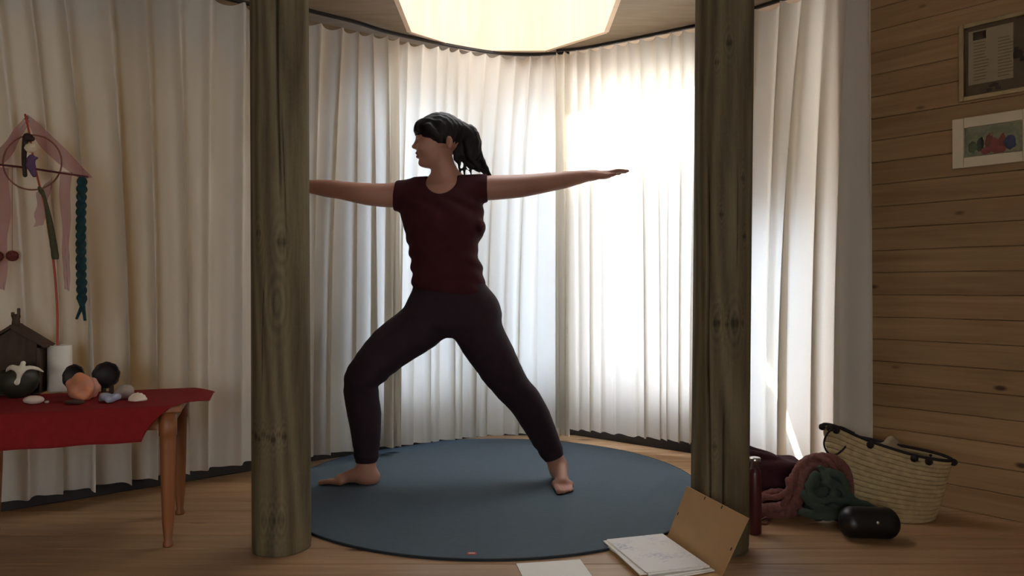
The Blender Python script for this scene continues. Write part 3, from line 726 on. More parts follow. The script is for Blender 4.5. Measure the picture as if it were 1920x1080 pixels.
# cloth: top lies flat, front flap hangs, right side flares out stiffly to a tip
CZ = TH+.003
def cloth():
    na, nb = 60, 44; a0, a1 = -.075, TL+.04; v = []; f = []
    prof = []
    FL = .118
    for j in range(nb):
        t = j/(nb-1); q = -FL+t*(FL+TD+.012)          # q<0: hanging in front
        prof.append(q)
    for i in range(na):
        a = a0+(a1-a0)*i/(na-1)
        for q in prof:
            # slanted right hem: the flap's corner is drawn back
            lim = -.022-q*.95 if q < 0 else -.022-.055*min(1, q/.2)
            aa = max(a, lim) if a < .12 else a
            aa = lim+(aa-a0)*(.12-lim)/(.12-a0) if a < .12 else a
            if q >= 0: b, z = q-.004, CZ
            else:
                r = .012; ang_ = min(-q/r, PI/2*.93); b = -.004-r*math.sin(ang_); z = CZ-r*(1-math.cos(ang_))
                rest = max(0, -q-r*PI/2*.93); b -= rest*.11; z -= rest*.99
            over = max(0, -.004-aa)
            if over > 0: z -= over*.16+over*over*1.2
            z += .0012*math.sin(aa*37+q*21)*(1 if q < 0 else .3)
            b -= .004*math.sin(aa*19)*(max(0, -q)/FL)
            if q > TD-.01: z -= (q-TD+.01)*.4
            v.append(TP(aa, b, z))
    for i in range(na-1):
        for j in range(nb-1): f.append((i*nb+j, i*nb+j+1, (i+1)*nb+j+1, (i+1)*nb+j))
    o = mesh_obj('tablecloth', v, f, M_red, None, TP(TL/2, TD/2, CZ), True)
    md = o.modifiers.new('thickness', 'SOLIDIFY'); md.thickness = .0018; md.offset = 1.0
    return tag(o, 'bright red cloth draped over the small low table', 'tablecloth')
cloth()
TZ = CZ+.0025
def onT(px, py_base):
    """point on the cloth under a photo pixel"""
    Y = (CAMZ-TZ)*F/(py_base-540); return Vector(((px-960)/F*Y, Y, TZ))

# white vase and the stick-borne dream catcher
M_ceramic = plain('white_ceramic', (214, 206, 190), .45, var=.03)
M_redstick = plain('red_stick', (172, 66, 42), .5); M_maroon = plain('maroon_bar', (84, 28, 34), .6)
M_hoop = plain('hoop_wood', (120, 76, 60), .6); M_darkbrown = plain('dark_brown', (48, 32, 24), .7, var=.3)
M_olive = plain('olive_wrap', (66, 66, 40), .8, var=.25, scale=80); M_pale = plain('pale_wool', (222, 204, 170), .9)
M_purple = plain('purple_cloth', (92, 66, 96), .9)
M_veil = sheer('pink_veil', (178, 98, 120), .4, .45)
M_teal = plain('teal_yarn', (18, 50, 54), .9, var=.4, scale=60); M_pom = plain('pompom_rust', (96, 42, 34), .95, var=.3, scale=90)
vz = onT(112, 733); vr = .041; vh = .176
MB().lathe(vz, [(vr*.97, 0), (vr, .004), (vr, vh-.002), (vr-.0025, vh), (vr-.005, vh-.002), (vr-.005, .012), (.001, .010)], 40).build('vase', M_ceramic, None, vz, True)
tag(bpy.data.objects['vase'], 'straight white cylinder vase holding the red stick', 'vase')
DY = vz.y
dc = thing('dream_catcher', (vz.x, DY, TZ+.012), 'pink veiled dream catcher with round hoop on a red stick in the white vase', 'dream catcher')
D = lambda px, py, dy=0.0: Vector((P(px, py, DY).x, DY+dy, P(px, py, DY).z))
def smooth_pts(pts, n=30):
    p = [Vector(q) for q in pts]; p = [p[0]*2-p[1]]+p+[p[-1]*2-p[-2]]; m = len(p)-3; out = []
    for i in range(n):
        t = i/(n-1)*m; k = min(int(t), m-1); t -= k; a, b, c_, e = p[k:k+4]
        out.append(.5*((2*b)+(-a+c_)*t+(2*a-5*b+4*c_-e)*t*t+(-a+3*b-3*c_+e)*t**3))
    return out
MB().tube(smooth_pts([Vector((vz.x-.005, DY, TZ+.014)), D(108, 648), D(108, 600), D(105, 540), D(99, 480), D(90, 425), D(84, 385), D(72, 340), D(63, 300), D(55, 250), D(47, 214)]), [.0042]*15+[.0036]*15, 10).build('stick', M_redstick, dc, None, True)
MB().tube(smooth_pts([D(104, 486), D(102, 470), D(96, 432), D(90, 400), D(84, 372), D(76, 356), D(73, 350)], 24), [.011, .0125, .013, .0125, .012, .0125, .0115, .0115, .011, .0105, .010, .009, .008, .007, .006, .0055, .006, .007, .009, .009, .008, .007, .006, .005], 12).build('wrapped_grip', M_olive, dc, None, True)
hc = D(62, 305); hr = .112
MB().tube([hc+Vector((hr*math.cos(2*PI*i/48), -.004, hr*.93*math.sin(2*PI*i/48))) for i in range(49)], .0030, 8, False).build('hoop', M_hoop, dc, None, True)
MB().tube([D(-40, 304, -.006), D(0, 309, -.007), D(60, 316, -.008), D(110, 324, -.007), D(167, 332, -.006)], [.0035, .0038, .0042, .0038, .0034], 8).build('crossbar', M_maroon, dc, None, True)
fd = Field(D(30, 350, -.06)-Vector((.0, 0, .0)), D(95, 235, .04), .003)
fd.chain([D(53, 330, -.018), D(51, 300, -.018), D(53, 268, -.018), D(58, 259, -.018)], [.008, .0085, .010, .014], .01); fd.cap(D(58, 259, -.018), D(66, 262, -.018), .013, .010, .01)
fd.build('doll_body', M_darkbrown, dc)
fd = Field(D(45, 300, -.06), D(85, 262, .02), .0025); fd.ell(D(66, 280, -.026), (.0215, .018, .018), .01); fd.wrinkle(lambda X, Y, Z: .0012*np.sin(400*X)*np.sin(400*Z+1)); fd.build('doll_head', M_pale, dc)
fd = Field(D(40, 345, -.06), D(95, 285, .02), .003); fd.chain([D(66, 296, -.02), D(64, 312, -.02), D(70, 330, -.018)], [.010, .016, .008], .01); fd.cap(D(62, 300, -.02), D(76, 298, -.02), .008, .005, .01); fd.build('doll_dress', M_purple, dc)
def veil(strips):
    m = MB()
    for (L0, R0, sd_) in strips:
        n_ = 26; a = smooth_pts(L0, n_); b = smooth_pts(R0, n_); v = []; f = []; k = 8
        for i in range(n_):
            for j in range(k):
                t = j/(k-1); q = a[i]*(1-t)+b[i]*t; v.append(q+Vector((0, .006*math.sin(i*.5+j*1.7+sd_)+.012, 0)))
        for i in range(n_-1):
            for j in range(k-1): f.append((i*k+j, i*k+j+1, (i+1)*k+j+1, (i+1)*k+j))
        m.add(v, f)
    return m.build('veil', M_veil, dc, None, True)
veil([([D(47, 213), D(80, 240), D(125, 285), D(170, 331)], [D(43, 222), D(62, 258), D(98, 300), D(150, 336)], 0),
      ([D(47, 213), D(20, 246), D(-15, 285), D(-50, 320)], [D(50, 224), D(34, 262), D(8, 300), D(-20, 330)], 1.5),
      ([D(132, 322), D(128, 400), D(127, 470), D(126, 546)], [D(108, 320), D(110, 400), D(114, 470), D(116, 540)], 3),
      ([D(14, 315), D(14, 400), D(10, 470), D(6, 545)], [D(-22, 310), D(-20, 400), D(-16, 470), D(-10, 540)], 4),
      ([D(96, 330), D(86, 380), D(80, 420)], [D(66, 360), D(62, 400), D(60, 425)], 5)])
# teal braid hanging from the crossbar
br = thing('yarn_braid', D(155, 598), 'dark teal yarn braid hanging from the crossbar end', 'braid')
for s_ in range(3):
    pts = []; rad = []
    for i in range(110):
        t = i/109; th = t*2*PI*5.2+s_*2*PI/3; c0 = D(158-3*math.sin(t*3.0), 334+t*226, -.012)
        pts.append(c0+Vector((.0095*math.sin(th), .006*math.sin(2*th), 0))); rad.append(.0088-.001*math.sin(t*40+s_))
    e = D((147, 163, 158)[s_], (598, 601, 580)[s_], -.012)
    for i in range(1, 12):
        t = i/11; pts.append(pts[109].lerp(e, t)); rad.append(.0088*(1-.45*t))
    MB().tube(pts, rad, 8).build('strand', M_teal, br, None, True)
def pompom(px, py, label):
    c0 = D(px, py, -.006); r_ = thing('pompom', c0-Vector((0, 0, .02)), label, 'pompom', 'rust pompoms under the crossbar')
    fd = Field(c0-Vector((.035,)*3), c0+Vector((.035,)*3), .0028); fd.ell(c0, (.0205, .0205, .0205), .01)
    fd.wrinkle(lambda X, Y, Z: .0022*np.sin(520*X)*np.sin(520*Y+1)*np.sin(520*Z+2)); fd.build('wool_ball', M_pom, r_, relax=0)
    MB().tube([c0+Vector((0, 0, .018)), D(px, 311, -.006)], .0008, 6).build('thread', M_maroon, r_)
pompom(25, 480, 'rust pompom on a thread beside the veil'); pompom(-3, 481, 'rust pompom cut off by the picture edge')

# dark wooden stable with a knobbed roof
M_stable = wood('stable_wood', (58, 42, 32), (80, 60, 46), (8, 8, 2), 4, .7)
hp = Vector((-1.842, 2.668, TZ)); ha = tang
st = thing('wooden_stable', hp, 'dark wooden toy stable with pitched roof and carved knob on top', 'toy house')
HM = Matrix.Translation(hp) @ Matrix.Rotation(ha, 4, 'Z')
def hb(name, c0, sz, rx=0, ry=0, par=None, mt=None, bev=.0015):
    MBx = MB(); cc = HM @ Vector(c0); MBx.box(cc, sz, bev=bev, M=Matrix.Rotation(ha, 4, 'Z') @ Matrix.Rotation(ry, 4, 'Y')); return MBx.build(name, mt or M_stable, par or st)
hw, hh, hdp = .088, .165, .10
hb('floor_board', (0, 0, .004), (2*hw, hdp, .008)); hb('side_wall', (hw-.005, 0, hh/2+.008), (.010, hdp, hh-.002)); hb('side_wall', (-hw+.005, 0, hh/2+.008), (.010, hdp, hh-.002))
yb = hdp/2-.004
v = [HM @ Vector(q) for q in [(-hw+.01, yb, .008), (hw-.01, yb, .008), (hw-.01, yb, hh+.024), (0, yb, hh+.079), (-hw+.01, yb, hh+.024), (-hw+.01, yb-.006, .008), (hw-.01, yb-.006, .008), (hw-.01, yb-.006, hh+.024), (0, yb-.006, hh+.079), (-hw+.01, yb-.006, hh+.024)]]
mesh_obj('back_wall', v, [(4, 3, 2, 1, 0), (5, 6, 7, 8, 9)]+[(i, (i+1) % 5, 5+(i+1) % 5, 5+i) for i in range(5)], M_stable, st)
v = [HM @ (Vector(q)) for dy in (0, -.008) for q in [(-hw+.01, -.035+dy, hh-.045), (hw-.01, -.035+dy, hh-.045), (hw-.01, -.035+dy, hh+.024), (0, -.035+dy, hh+.079), (-hw+.01, -.035+dy, hh+.024)]]
mesh_obj('gable', v, [(4, 3, 2, 1, 0), (5, 6, 7, 8, 9)]+[(i, (i+1) % 5, 5+(i+1) % 5, 5+i) for i in range(5)], M_stable, st)
ra = math.atan2(.075, .105)
for sg in (-1, 1):
    hb('roof_panel', (sg*.0525, 0, hh+.050), (.140, hdp+.03, .010), ry=sg*ra)
kb = HM @ Vector((0, 0, hh+.085))
m_ = MB(); m_.lathe(kb, [(.012, 0), (.014, .01), (.012, .025), (.015, .038), (.010, .046)], 10); m_.box(kb+Vector((.010, 0, .052)), (.009, .012, .032), .2, .003); m_.box(kb+Vector((-.012, 0, .044)), (.008, .012, .018), -.2, .003)
m_.build('roof_knob', M_stable, st, None, True)

# dark bowl with a pale dove on its front
M_pot = plain('dark_glaze', (44, 40, 30), .5, var=.3); M_dove = plain('dove_white', (222, 214, 190), .7, var=.05)
bp_ = onT(34, 744); bw = thing('bowl', bp_, 'dark round bowl with white dove relief in front of the stable', 'bowl')
MB().lathe(bp_, [(.030, 0), (.034, .004), (.058, .03), (.066, .055), (.060, .082), (.048, .098), (.043, .098), (.052, .08), (.057, .055), (.05, .03), (.001, .012)], 36).build('bowl_body', M_pot, bw, None, True)
dv_c = P(38, 699, bp_.y-.078)
q = lambda x, z, y=0: (dv_c.x+x, dv_c.y+y+.9*x*x*6, dv_c.z+z)
fd = Field(dv_c-Vector((.085, .05, .07)), dv_c+Vector((.085, .07, .06)), .0025)
fd.chain([q(.008, .030), q(.004, .020), q(.0, .005), q(-.006, -.020), q(-.012, -.034)], [.0075, .007, .011, .0075, .010], .003, sq=(1, .55, 1)); fd.ell(q(.010, .034), (.0085, .006, .008), .003)
fd.chain([q(.0, .008), q(.028, .018), q(.052, .012), q(.066, .0)], [.010, .0075, .006, .003], .004, sq=(1, .5, 1))
fd.chain([q(.0, .008), q(-.030, .018), q(-.052, .012), q(-.066, .002)], [.012, .010, .007, .003], .006, sq=(1, .5, 1))

fd.build('dove', M_dove, bw)

# stones, shells and small vessels along the front of the table
def rock(name, c0, r_, mat, label, cat, seed=0, noise=.004, fr_=55, group=None, vox=.003):
    c0 = Vector(c0)+Vector((0, 0, r_[2]*.92)); fd = Field(c0-Vector(r_)*1.35, c0+Vector(r_)*1.35, vox); fd.ell(c0, r_, .01)
    rng = np.random.default_rng(seed); a = rng.uniform(0, 6, 6)
    if noise: fd.wrinkle(lambda X, Y, Z: noise*(np.sin(fr_*X+a[0])*np.sin(fr_*Y+a[1])+np.sin(fr_*1.7*Z+a[2])*np.sin(fr_*1.5*X+a[3])))
    fd.half((c0.x, c0.y, c0.z-r_[2]*.92), (0, 0, -1))
    return tag(fd.build(name, mat, None, c0-Vector((0, 0, r_[2]*.92))), label, cat, group)
M_stone = plain('pale_stone', (206, 186, 168), .55, var=.06); M_grey = plain('grey_stone', (150, 134, 122), .7, var=.12); M_dark = plain('dark_stone', (58, 36, 30), .6)
M_orange = plain('orange_crystal', (198, 132, 98), .35, var=.3, scale=22); M_orange.node_tree.nodes['Principled BSDF'].inputs['Subsurface Weight'].default_value = .25
M_pinkq = plain('rose_crystal', (206, 150, 130), .4, var=.15); M_shell = plain('white_shell', (222, 202, 178), .5, var=.08); M_clear = plain('blue_crystal', (150, 150, 164), .12, var=.3, scale=60, spec=.8)
rock('pebble', onT(63, 757), (.034, .024, .0145), M_stone, 'smooth pale oval pebble at the front of the red cloth', 'pebble', 1, 0)
rock('chip', onT(88, 756), (.009, .007, .005), M_grey, 'tiny grey stone chip beside the pale oval pebble', 'stone', 2, .001)
rock('crystal', onT(150, 750), (.050, .034, .047), M_orange, 'chunky orange crystal lump in front of the vase', 'crystal', 3, .0045, 60)
rock('crystal', onT(172, 745), (.026, .026, .036), M_pinkq, 'rose-coloured crystal leaning beside the orange lump', 'crystal', 4, .004, 80)
rock('slate', onT(139, 758), (.036, .014, .008), M_dark, 'flat dark stone lying before the orange crystal', 'stone', 5, .001)
rock('glass_stone', onT(205, 754), (.034, .022, .018), M_clear, 'blue-grey glassy crystal below the dark dish', 'crystal', 6, .004, 90)
rock('stone', onT(231, 748), (.033, .026, .027), M_grey, 'rounded grey-brown stone behind the white shell', 'stone', 7, .003, 60)
def shell(c0, r_, label):
    c0 = Vector(c0); fd = Field(c0-Vector((r_*1.5, r_*1.4, .003)), c0+Vector((r_*1.5, r_*1.4, r_*1.5)), .0022)
    X0 = c0+Vector((0, 0, -.002)); fd.ell(X0, (r_*1.15, r_*.85, r_*1.05), .004)
    hx = c0.x-r_*.9
    fd.wrinkle(lambda X, Y, Z: .0011*np.sin(26*np.arctan2(Z-c0.z+.004, X-hx+.0001)))
    fd.half(c0, (0, 0, -1)); return tag(fd.build('shell', M_shell, None, c0), label, 'shell')
shell(onT(258, 751), .028, 'ribbed white shell at the right end of the row')
M_disc = plain('black_dish', (34, 24, 24), .6, var=.3)
def dish(c0, rr, tilt, turn, label):
    r_ = thing('dish', c0, label, 'dish', 'dark dishes stood on edge')
    Mx = Matrix.Rotation(turn, 4, 'Z') @ Matrix.Rotation(PI/2-tilt, 4, 'X')
    c1 = Vector(c0)+Vector((0, 0, rr+.026))
    MB().lathe(c1, [(rr*.35, -.016), (rr*.7, -.012), (rr*.93, -.002), (rr, .006), (rr*.97, .008), (rr*.9, .002), (rr*.6, -.006), (.001, -.009)], 9, Mx).build('dish_body', M_disc, r_, None, True)
    MB().tube([c1+Mx.to_3x3() @ Vector((rr*.985*math.cos(2*PI*i/27)*(1+.03*math.sin(i*2.1)), rr*.985*math.sin(2*PI*i/27)*(1+.03*math.sin(i*2.1)), .006)) for i in range(28)], .003, 6, False).build('rim', M_disc, r_, None, True)
    m = MB(); m.box(Vector(c0)+Vector((-.014, .006, .016)), (.006, .03, .032), turn, .0015); m.box(Vector(c0)+Vector((.014, .006, .016)), (.006, .03, .032), turn, .0015); m.box(Vector(c0)+Vector((0, .012, .004)), (.034, .012, .007), turn, .001); m.build('stand', M_dark, r_)
dish(onT(200, 741), .047, .18, .1, 'dark round dish stood on edge, right of the orange crystal')
dish(onT(140, 742)+Vector((0, .0, 0)), .043, .15, -.15, 'dark round dish stood on edge, half hidden behind the orange crystal')

# ------------------------------------------------------------------ framed pictures on the plank wall
A_, d_, n_, L_ = seg_frame(PL0, PL1)
fa = A_-n_*PT
def on_wall(px, py):
    dr = Vector(((px-960)/F, 1, -(py-540)/F)); t = (fa.dot(n_)-0)/dr.dot(n_); q_ = dr*t; return q_+Vector((0, 0, CAMZ))
def art_mat(name, kind):
    m, nt, b, L = newmat(name); b.inputs['Roughness'].default_value = .5; N = nt.nodes.new
    tc = N('ShaderNodeTexCoord'); n = N('ShaderNodeTexNoise'); n.inputs['Scale'].default_value = 26; n.inputs['Detail'].default_value = 3; L.new(tc.outputs['Object'], n.inputs['Vector'])
    r = N('ShaderNodeValToRGB'); e = r.color_ramp.elements; r.color_ramp.interpolation = 'EASE'
    for p_, c_ in kind[1:-1]: e.new(p_)
    for i, (p_, c_) in enumerate(kind): e[i].position = p_; e[i].color = lin(c_)
    L.new(n.outputs['Fac'], r.inputs['Fac']); L.new(r.outputs['Color'], b.inputs['Base Color']); return m
M_pale_frame = wood('pale_frame', (156, 134, 96), (178, 154, 114), (6, 6, 6), 3, .5); M_wmat = plain('white_mount', (206, 190, 160), .6, var=.02)
M_paper1 = plain('document_paper', (168, 150, 116), .7, var=.05); M_bord = plain('document_border', (96, 78, 56), .7, var=.15); M_ink = plain('ink', (62, 48, 38), .7); M_print = plain('faded_print', (128, 112, 84), .8)
M_paint = art_mat('watercolour_ground', [(.2, (110, 112, 84)), (.45, (150, 146, 112)), (.6, (128, 132, 100)), (.8, (164, 152, 120))])
cols = [plain('paint_%d' % i, c_, .6, var=.3, scale=50) for i, c_ in enumerate([(84, 96, 66), (124, 66, 56), (146, 74, 66), (70, 74, 98), (60, 62, 52), (138, 112, 76)])]
def picture(x0, y0, x1, y1, label, fw_, fmat, kind):
    """frame box given by the left pixel column and the heights there; width from the right column"""
    p0 = on_wall(x0, y0); p1 = on_wall(x0, y1); pr = on_wall(x1, (y0+y1)/2)
    W_ = (Vector((pr.x, pr.y, 0))-Vector((p0.x, p0.y, 0))).length; Hh = p0.z-p1.z
    c0 = Vector((p0.x, p0.y, 0))+d_*(W_/2)-n_*.001; c0.z = (p0.z+p1.z)/2; an = math.atan2(d_.y, d_.x)
    R_ = thing('picture_frame', Vector((c0.x, c0.y, c0.z-Hh/2)), label, 'picture')
    def b_(nm, u, z, su, sz, dep, t, mt, par=None, bev=.001):
        q_ = c0+d_*u-n_*dep; return MB().box((q_.x, q_.y, c0.z+z), (su, t, sz), an, bev).build(nm, mt, par or R_)
    for sg in (-1, 1):
        b_('frame_side', sg*(W_/2-fw_/2), 0, fw_, Hh, .009, .018, fmat, bev=.003); b_('frame_rail', 0, sg*(Hh/2-fw_/2), W_-2*fw_, fw_, .009, .018, fmat, bev=.003)
    iw, ih = W_-2*fw_, Hh-2*fw_
    kind(b_, iw, ih, c0, R_)
    b_('glass', 0, 0, iw, ih, .0145, .0015, M_glass, bev=0)
def doc(b_, iw, ih, c0, R_):
    bo = b_('backing', 0, 0, iw, ih, .003, .004, M_bord)
    pg_ = b_('page', -.012, .014, iw*.74, ih*.78, .0058, .0016, M_paper1)
    b_('stamp', -iw*.24, ih*.36, iw*.22, ih*.12, .0070, .0008, M_ink, pg_, 0)
    m = MB(); an = math.atan2(d_.y, d_.x); rng = random.Random(4)
    for colx in (-.36, .04):
        for i in range(13):
            z_ = ih*(.26-.045*i); wd_ = iw*.26*rng.uniform(.7, 1.0); q_ = c0+d_*(iw*colx+wd_/2+.004)-n_*.0068; m.box((q_.x, q_.y, c0.z+z_), (wd_, .0005, ih*.014), an)
    tag(m.build('text_lines', M_print, pg_), kind='stuff')
    m = MB(); rng = random.Random(9)
    for i in range(7):
        q_ = c0+d_*(iw*.40+rng.uniform(-.012, .012))-n_*.0062; m.box((q_.x, q_.y, c0.z-.01+rng.uniform(-.02, .03)), (.014, .0008, .018), an, .0002)
    m.build('dark_motif', M_ink, bo)
    m = MB()
    for i in range(5):
        q_ = c0+d_*(rng.uniform(-.03, .03))-n_*.0062; m.box((q_.x, q_.y, c0.z-ih*.42+rng.uniform(-.01, .012)), (.018, .0008, .012), an, .0002)
    m.build('dark_motif', M_ink, bo)
def paint(b_, iw, ih, c0, R_):
    b_('backing', 0, 0, iw, ih, .003, .004, M_wmat)
    pa = b_('painting', 0, 0, iw*.985, ih*.97, .0060, .002, M_paint)
    an = math.atan2(d_.y, d_.x)
    rng = random.Random(5)
    for i, (u, z_, su, sz, ci) in enumerate([(-.36, -.18, .16, .42, 0), (-.22, -.12, .14, .5, 4), (-.06, -.1, .16, .62, 1), (.03, -.2, .18, .5, 2), (.16, -.1, .12, .52, 1), (.29, -.16, .2, .46, 3), (-.12, -.34, .2, .24, 2), (.12, -.36, .22, .22, 2), (-.02, .2, .07, .14, 5)]):
        q_ = c0+d_*(u*iw)-n_*(.0072+.0001*i); m = MB(); Mx = Matrix.Rotation(an, 4, 'Z') @ Matrix.Rotation(PI/2, 4, 'X')
        v = [Vector((q_.x, q_.y, c0.z+z_*ih))+(Matrix.Rotation(an, 4, 'Z') @ Vector((su*iw/2*math.cos(t*PI/8)*(1+rng.uniform(-.15, .15)), 0, sz*ih/2*math.sin(t*PI/8)*(1+rng.uniform(-.15, .15))))) for t in range(16)]
        mesh_obj('painted_figure', v, [tuple(range(16))], cols[ci], pa)
picture(1800, 50, 1934, 193, 'pale wood frame with a printed document, higher on the plank wall', .017, M_pale_frame, doc)
picture(1788, 226, 1944, 318, 'white framed small painting of colourful figures on the plank wall', .040, M_wmat, paint)

# ------------------------------------------------------------------ floor things
def onF(px, py): 
    Y = CAMZ*F/(py-540); return Vector(((px-960)/F*Y, Y, 0.0))
# basket
M_straw = plain('straw', (176, 154, 112), .85, var=.14, scale=50, bump=.4, bscale=260); M_trim = plain('dark_trim', (34, 24, 24), .85, var=.2)
bk0 = Vector((1.455, 2.80, 0.0005)); ba = math.atan2(-.55, .835)*.62
bk = thing('basket', bk0, 'woven straw basket with dark beaded rim, leaning by the plank wall', 'basket')
def bpt(t, h, inner=0.0):
    """t: angle, h: 0..1; slumped oval that flares to the rim, left side taller"""
    rx = .165+.055*h**.8-inner; ry = .105-.072*h*h-inner
    x = rx*math.copysign(abs(math.cos(t))**.85, math.cos(t)); y_ = ry*math.sin(t)
    ht = .275-.050*(x/.22)+.012*math.sin(2*t+.6)
    x += -.012*h*math.sin(3*t); zz = h*ht
    return bk0+Matrix.Rotation(ba, 3, 'Z') @ Vector((x, y_, zz))
nr = 15
for i in range(nr):
    # coiled plait rows, each a flattened band of its own
    h0, h1 = i/nr, (i+1)/nr; v = []; f = []; n = 56
    for j in range(n):
        t = 2*PI*j/n; bul = .0035
        for (h, off) in ((h0, 0), ((h0*3+h1)/4, bul), ((h0+3*h1)/4, bul), (h1, 0), (h1, -.005), (h0, -.005)):
            p_ = bpt(t, h, -off); v.append(p_)
    for j in range(n):
        j2 = (j+1) % n
        for k in range(6): f.append((j*6+k, j2*6+k, j2*6+(k+1) % 6, j*6+(k+1) % 6))
    mesh_obj('plaited_row', v, f, M_straw, bk, None, True)
v = [bpt(2*PI*j/56, .01) for j in range(56)]; mesh_obj('basket_base', v+[p_+Vector((0, 0, .006)) for p_ in v], [tuple(range(56))[::-1], tuple(range(56, 112))]+[(j, (j+1) % 56, 56+(j+1) % 56, 56+j) for j in range(56)], M_straw, bk)
MB().tube([bpt(2*PI*j/72, 1.0)+Vector((0, 0, .002)) for j in range(73)], .0062, 8, False).build('rim_cord', M_trim, bk, None, True)
for t in (PI*1.02, PI*1.14, PI*1.21, PI*1.45, PI*1.62, PI*1.69, PI*1.98, PI*.8, PI*.5, PI*.25):
    c0 = bpt(t, .965, -.010); fd = Field(c0-Vector((.024,)*3), c0+Vector((.024,)*3), .0028); fd.ell(c0, (.0135, .0135, .0135), .01)
    fd.wrinkle(lambda X, Y, Z: .0018*np.sin(600*X)*np.sin(600*Y+1)*np.sin(600*Z+2)); fd.build('bead', M_trim, bk, relax=0)
hl = bpt(PI*1.08, 1.0)
MB().tube(smooth_pts([P(1602, 812, hl.y-.045), P(1572, 800, hl.y-.05), P(1552, 812, hl.y-.055), P(1545, 832, hl.y-.06), P(1553, 850, hl.y-.06), P(1568, 852, hl.y-.06), P(1585, 838, hl.y-.055), P(1598, 814, hl.y-.045)], 40), .0038, 8).build('handle', M_trim, bk, None, True)
M_linen = plain('beige_linen', (150, 132, 104), .9, var=.15)
c0 = bk0+Vector((.03, .02, .20)); fd = Field(c0-Vector((.17, .10, .06)), c0+Vector((.17, .10, .12)), .005)
fd.ell(c0, (.13, .06, .05), .02); fd.cap(c0+Vector((-.04, 0, .02)), c0+Vector((.0, .01, .075)), .035, .018, .02); fd.cap(c0+Vector((.05, 0, .02)), c0+Vector((.01, .01, .08)), .03, .010, .02)
fd.wrinkle(lambda X, Y, Z: .004*np.sin(70*X+30*Z)*np.sin(50*Y+20)); tag(fd.build('linen_cloth', M_linen, None, c0-Vector((0, 0, .05))), 'crumpled beige cloth peeking out of the straw basket', 'cloth')
# burgundy folded blankets
M_burg = plain('burgundy_blanket', (62, 26, 34), .95, var=.2, scale=40, bump=.3); M_rose = plain('rose_knit', (118, 74, 68), .95, var=.22, scale=70, bump=.6, bscale=260); M_green = plain('green_cloth', (60, 72, 60), .95, var=.16, scale=30, bump=.3)
fd = Field((.80, 2.74, 0), (1.26, 3.14, .36), .006)
for (x0, x1, z0, z1, r_) in ((.86, 1.17, .045, .045, .040), (.86, 1.165, .115, .105, .034), (.86, 1.15, .185, .155, .030)):
    for yy in (2.86, 2.90, 2.94, 2.98):
        fd.cap((x0, yy, z0), (x1, yy, z1), r_, r_, .02)
fd.cap((.85, 2.87, .245), (1.09, 2.88, .175), .022, .020, .01); fd.cap((.85, 2.93, .250), (1.09, 2.93, .178), .022, .020, .01)
fd.cap((.86, 2.90, .17), (1.0, 2.90, .17), .05, .03, .02)
fd.wrinkle(lambda X, Y, Z: .003*np.sin(40*X+60*Z+20*Y)+.002*np.sin(170*Z))
fd.half((0, 0, .001), (0, 0, -1)); tag(fd.build('blanket_stack', M_burg, None, (1.02, 2.92, 0)), 'dark burgundy folded blanket heap behind the red flask', 'blanket')
# crumpled cloths: thick ropes of folded fabric with creases
def heap(name, mat, lo, hi, chains, label, cat, wr, vox=.0042):
    fd = Field(lo, hi, vox)
    for pts, rad, k in chains: fd.chain([tuple(p_) for p_ in smooth_pts(pts, 14)], list(np.interp(np.linspace(0, 1, 14), np.linspace(0, 1, len(rad)), rad)), k)
    fd.wrinkle(wr); fd.half((0, 0, .001), (0, 0, -1)); c0 = (np.array(lo)+np.array(hi))/2
    return tag(fd.build(name, mat, None, (c0[0], c0[1], 0)), label, cat)
G = lambda px, py, Y=2.70: P(px, py, Y)
heap('green_cloth', M_green, (1.02, 2.46, 0), (1.50, 2.80, .24),
     [([G(1535, 950, 2.71), G(1545, 925, 2.72), G(1560, 905, 2.72)], [.050, .052, .036], .02), ([G(1570, 955, 2.71), G(1590, 950, 2.71)], [.045, .03], .02), ([G(1590, 950, 2.70), G(1575, 925, 2.70), G(1552, 905, 2.71), G(1530, 905, 2.70)], [.030, .028, .026, .022], .006),
      ([G(1510, 928, 2.67), G(1545, 955, 2.66), G(1600, 945, 2.66), G(1650, 962, 2.64)], [.020, .022, .022, .018], .004), ([G(1505, 960, 2.66), G(1560, 968, 2.64), G(1610, 962, 2.62), G(1658, 972, 2.6)], [.016, .018, .020, .016], .004),
      ([G(1552, 886, 2.68), G(1574, 892, 2.68), G(1590, 925, 2.67), G(1600, 950, 2.66)], [.016, .018, .016, .012], .003), ([G(1530, 892, 2.68), G(1518, 912, 2.66), G(1530, 935, 2.65), G(1580, 938, 2.64), G(1615, 955, 2.63)], [.018, .015, .014, .013, .010], .003), ([G(1540, 880, 2.69), G(1552, 900, 2.66), G(1575, 915, 2.65), G(1590, 938, 2.64)], [.016, .015, .012, .008], .003),
      ([G(1550, 905, 2.66), G(1562, 920, 2.655), G(1555, 938, 2.65)], [.016, .014, .010], .003),
      ([G(1595, 958, 2.63), G(1596, 980, 2.56), G(1615, 990, 2.545)], [.016, .012, .009], .004), ([G(1625, 962, 2.62), G(1640, 975, 2.58), G(1655, 975, 2.58)], [.014, .014, .012], .004)],
     'dark green cloth crumpled on the floor in front of the basket', 'cloth', lambda X, Y, Z: .0045*(np.abs(np.sin(34*X+46*Z+2*np.sin(40*Y)))-.5)+.0018*np.sin(120*X-90*Z))
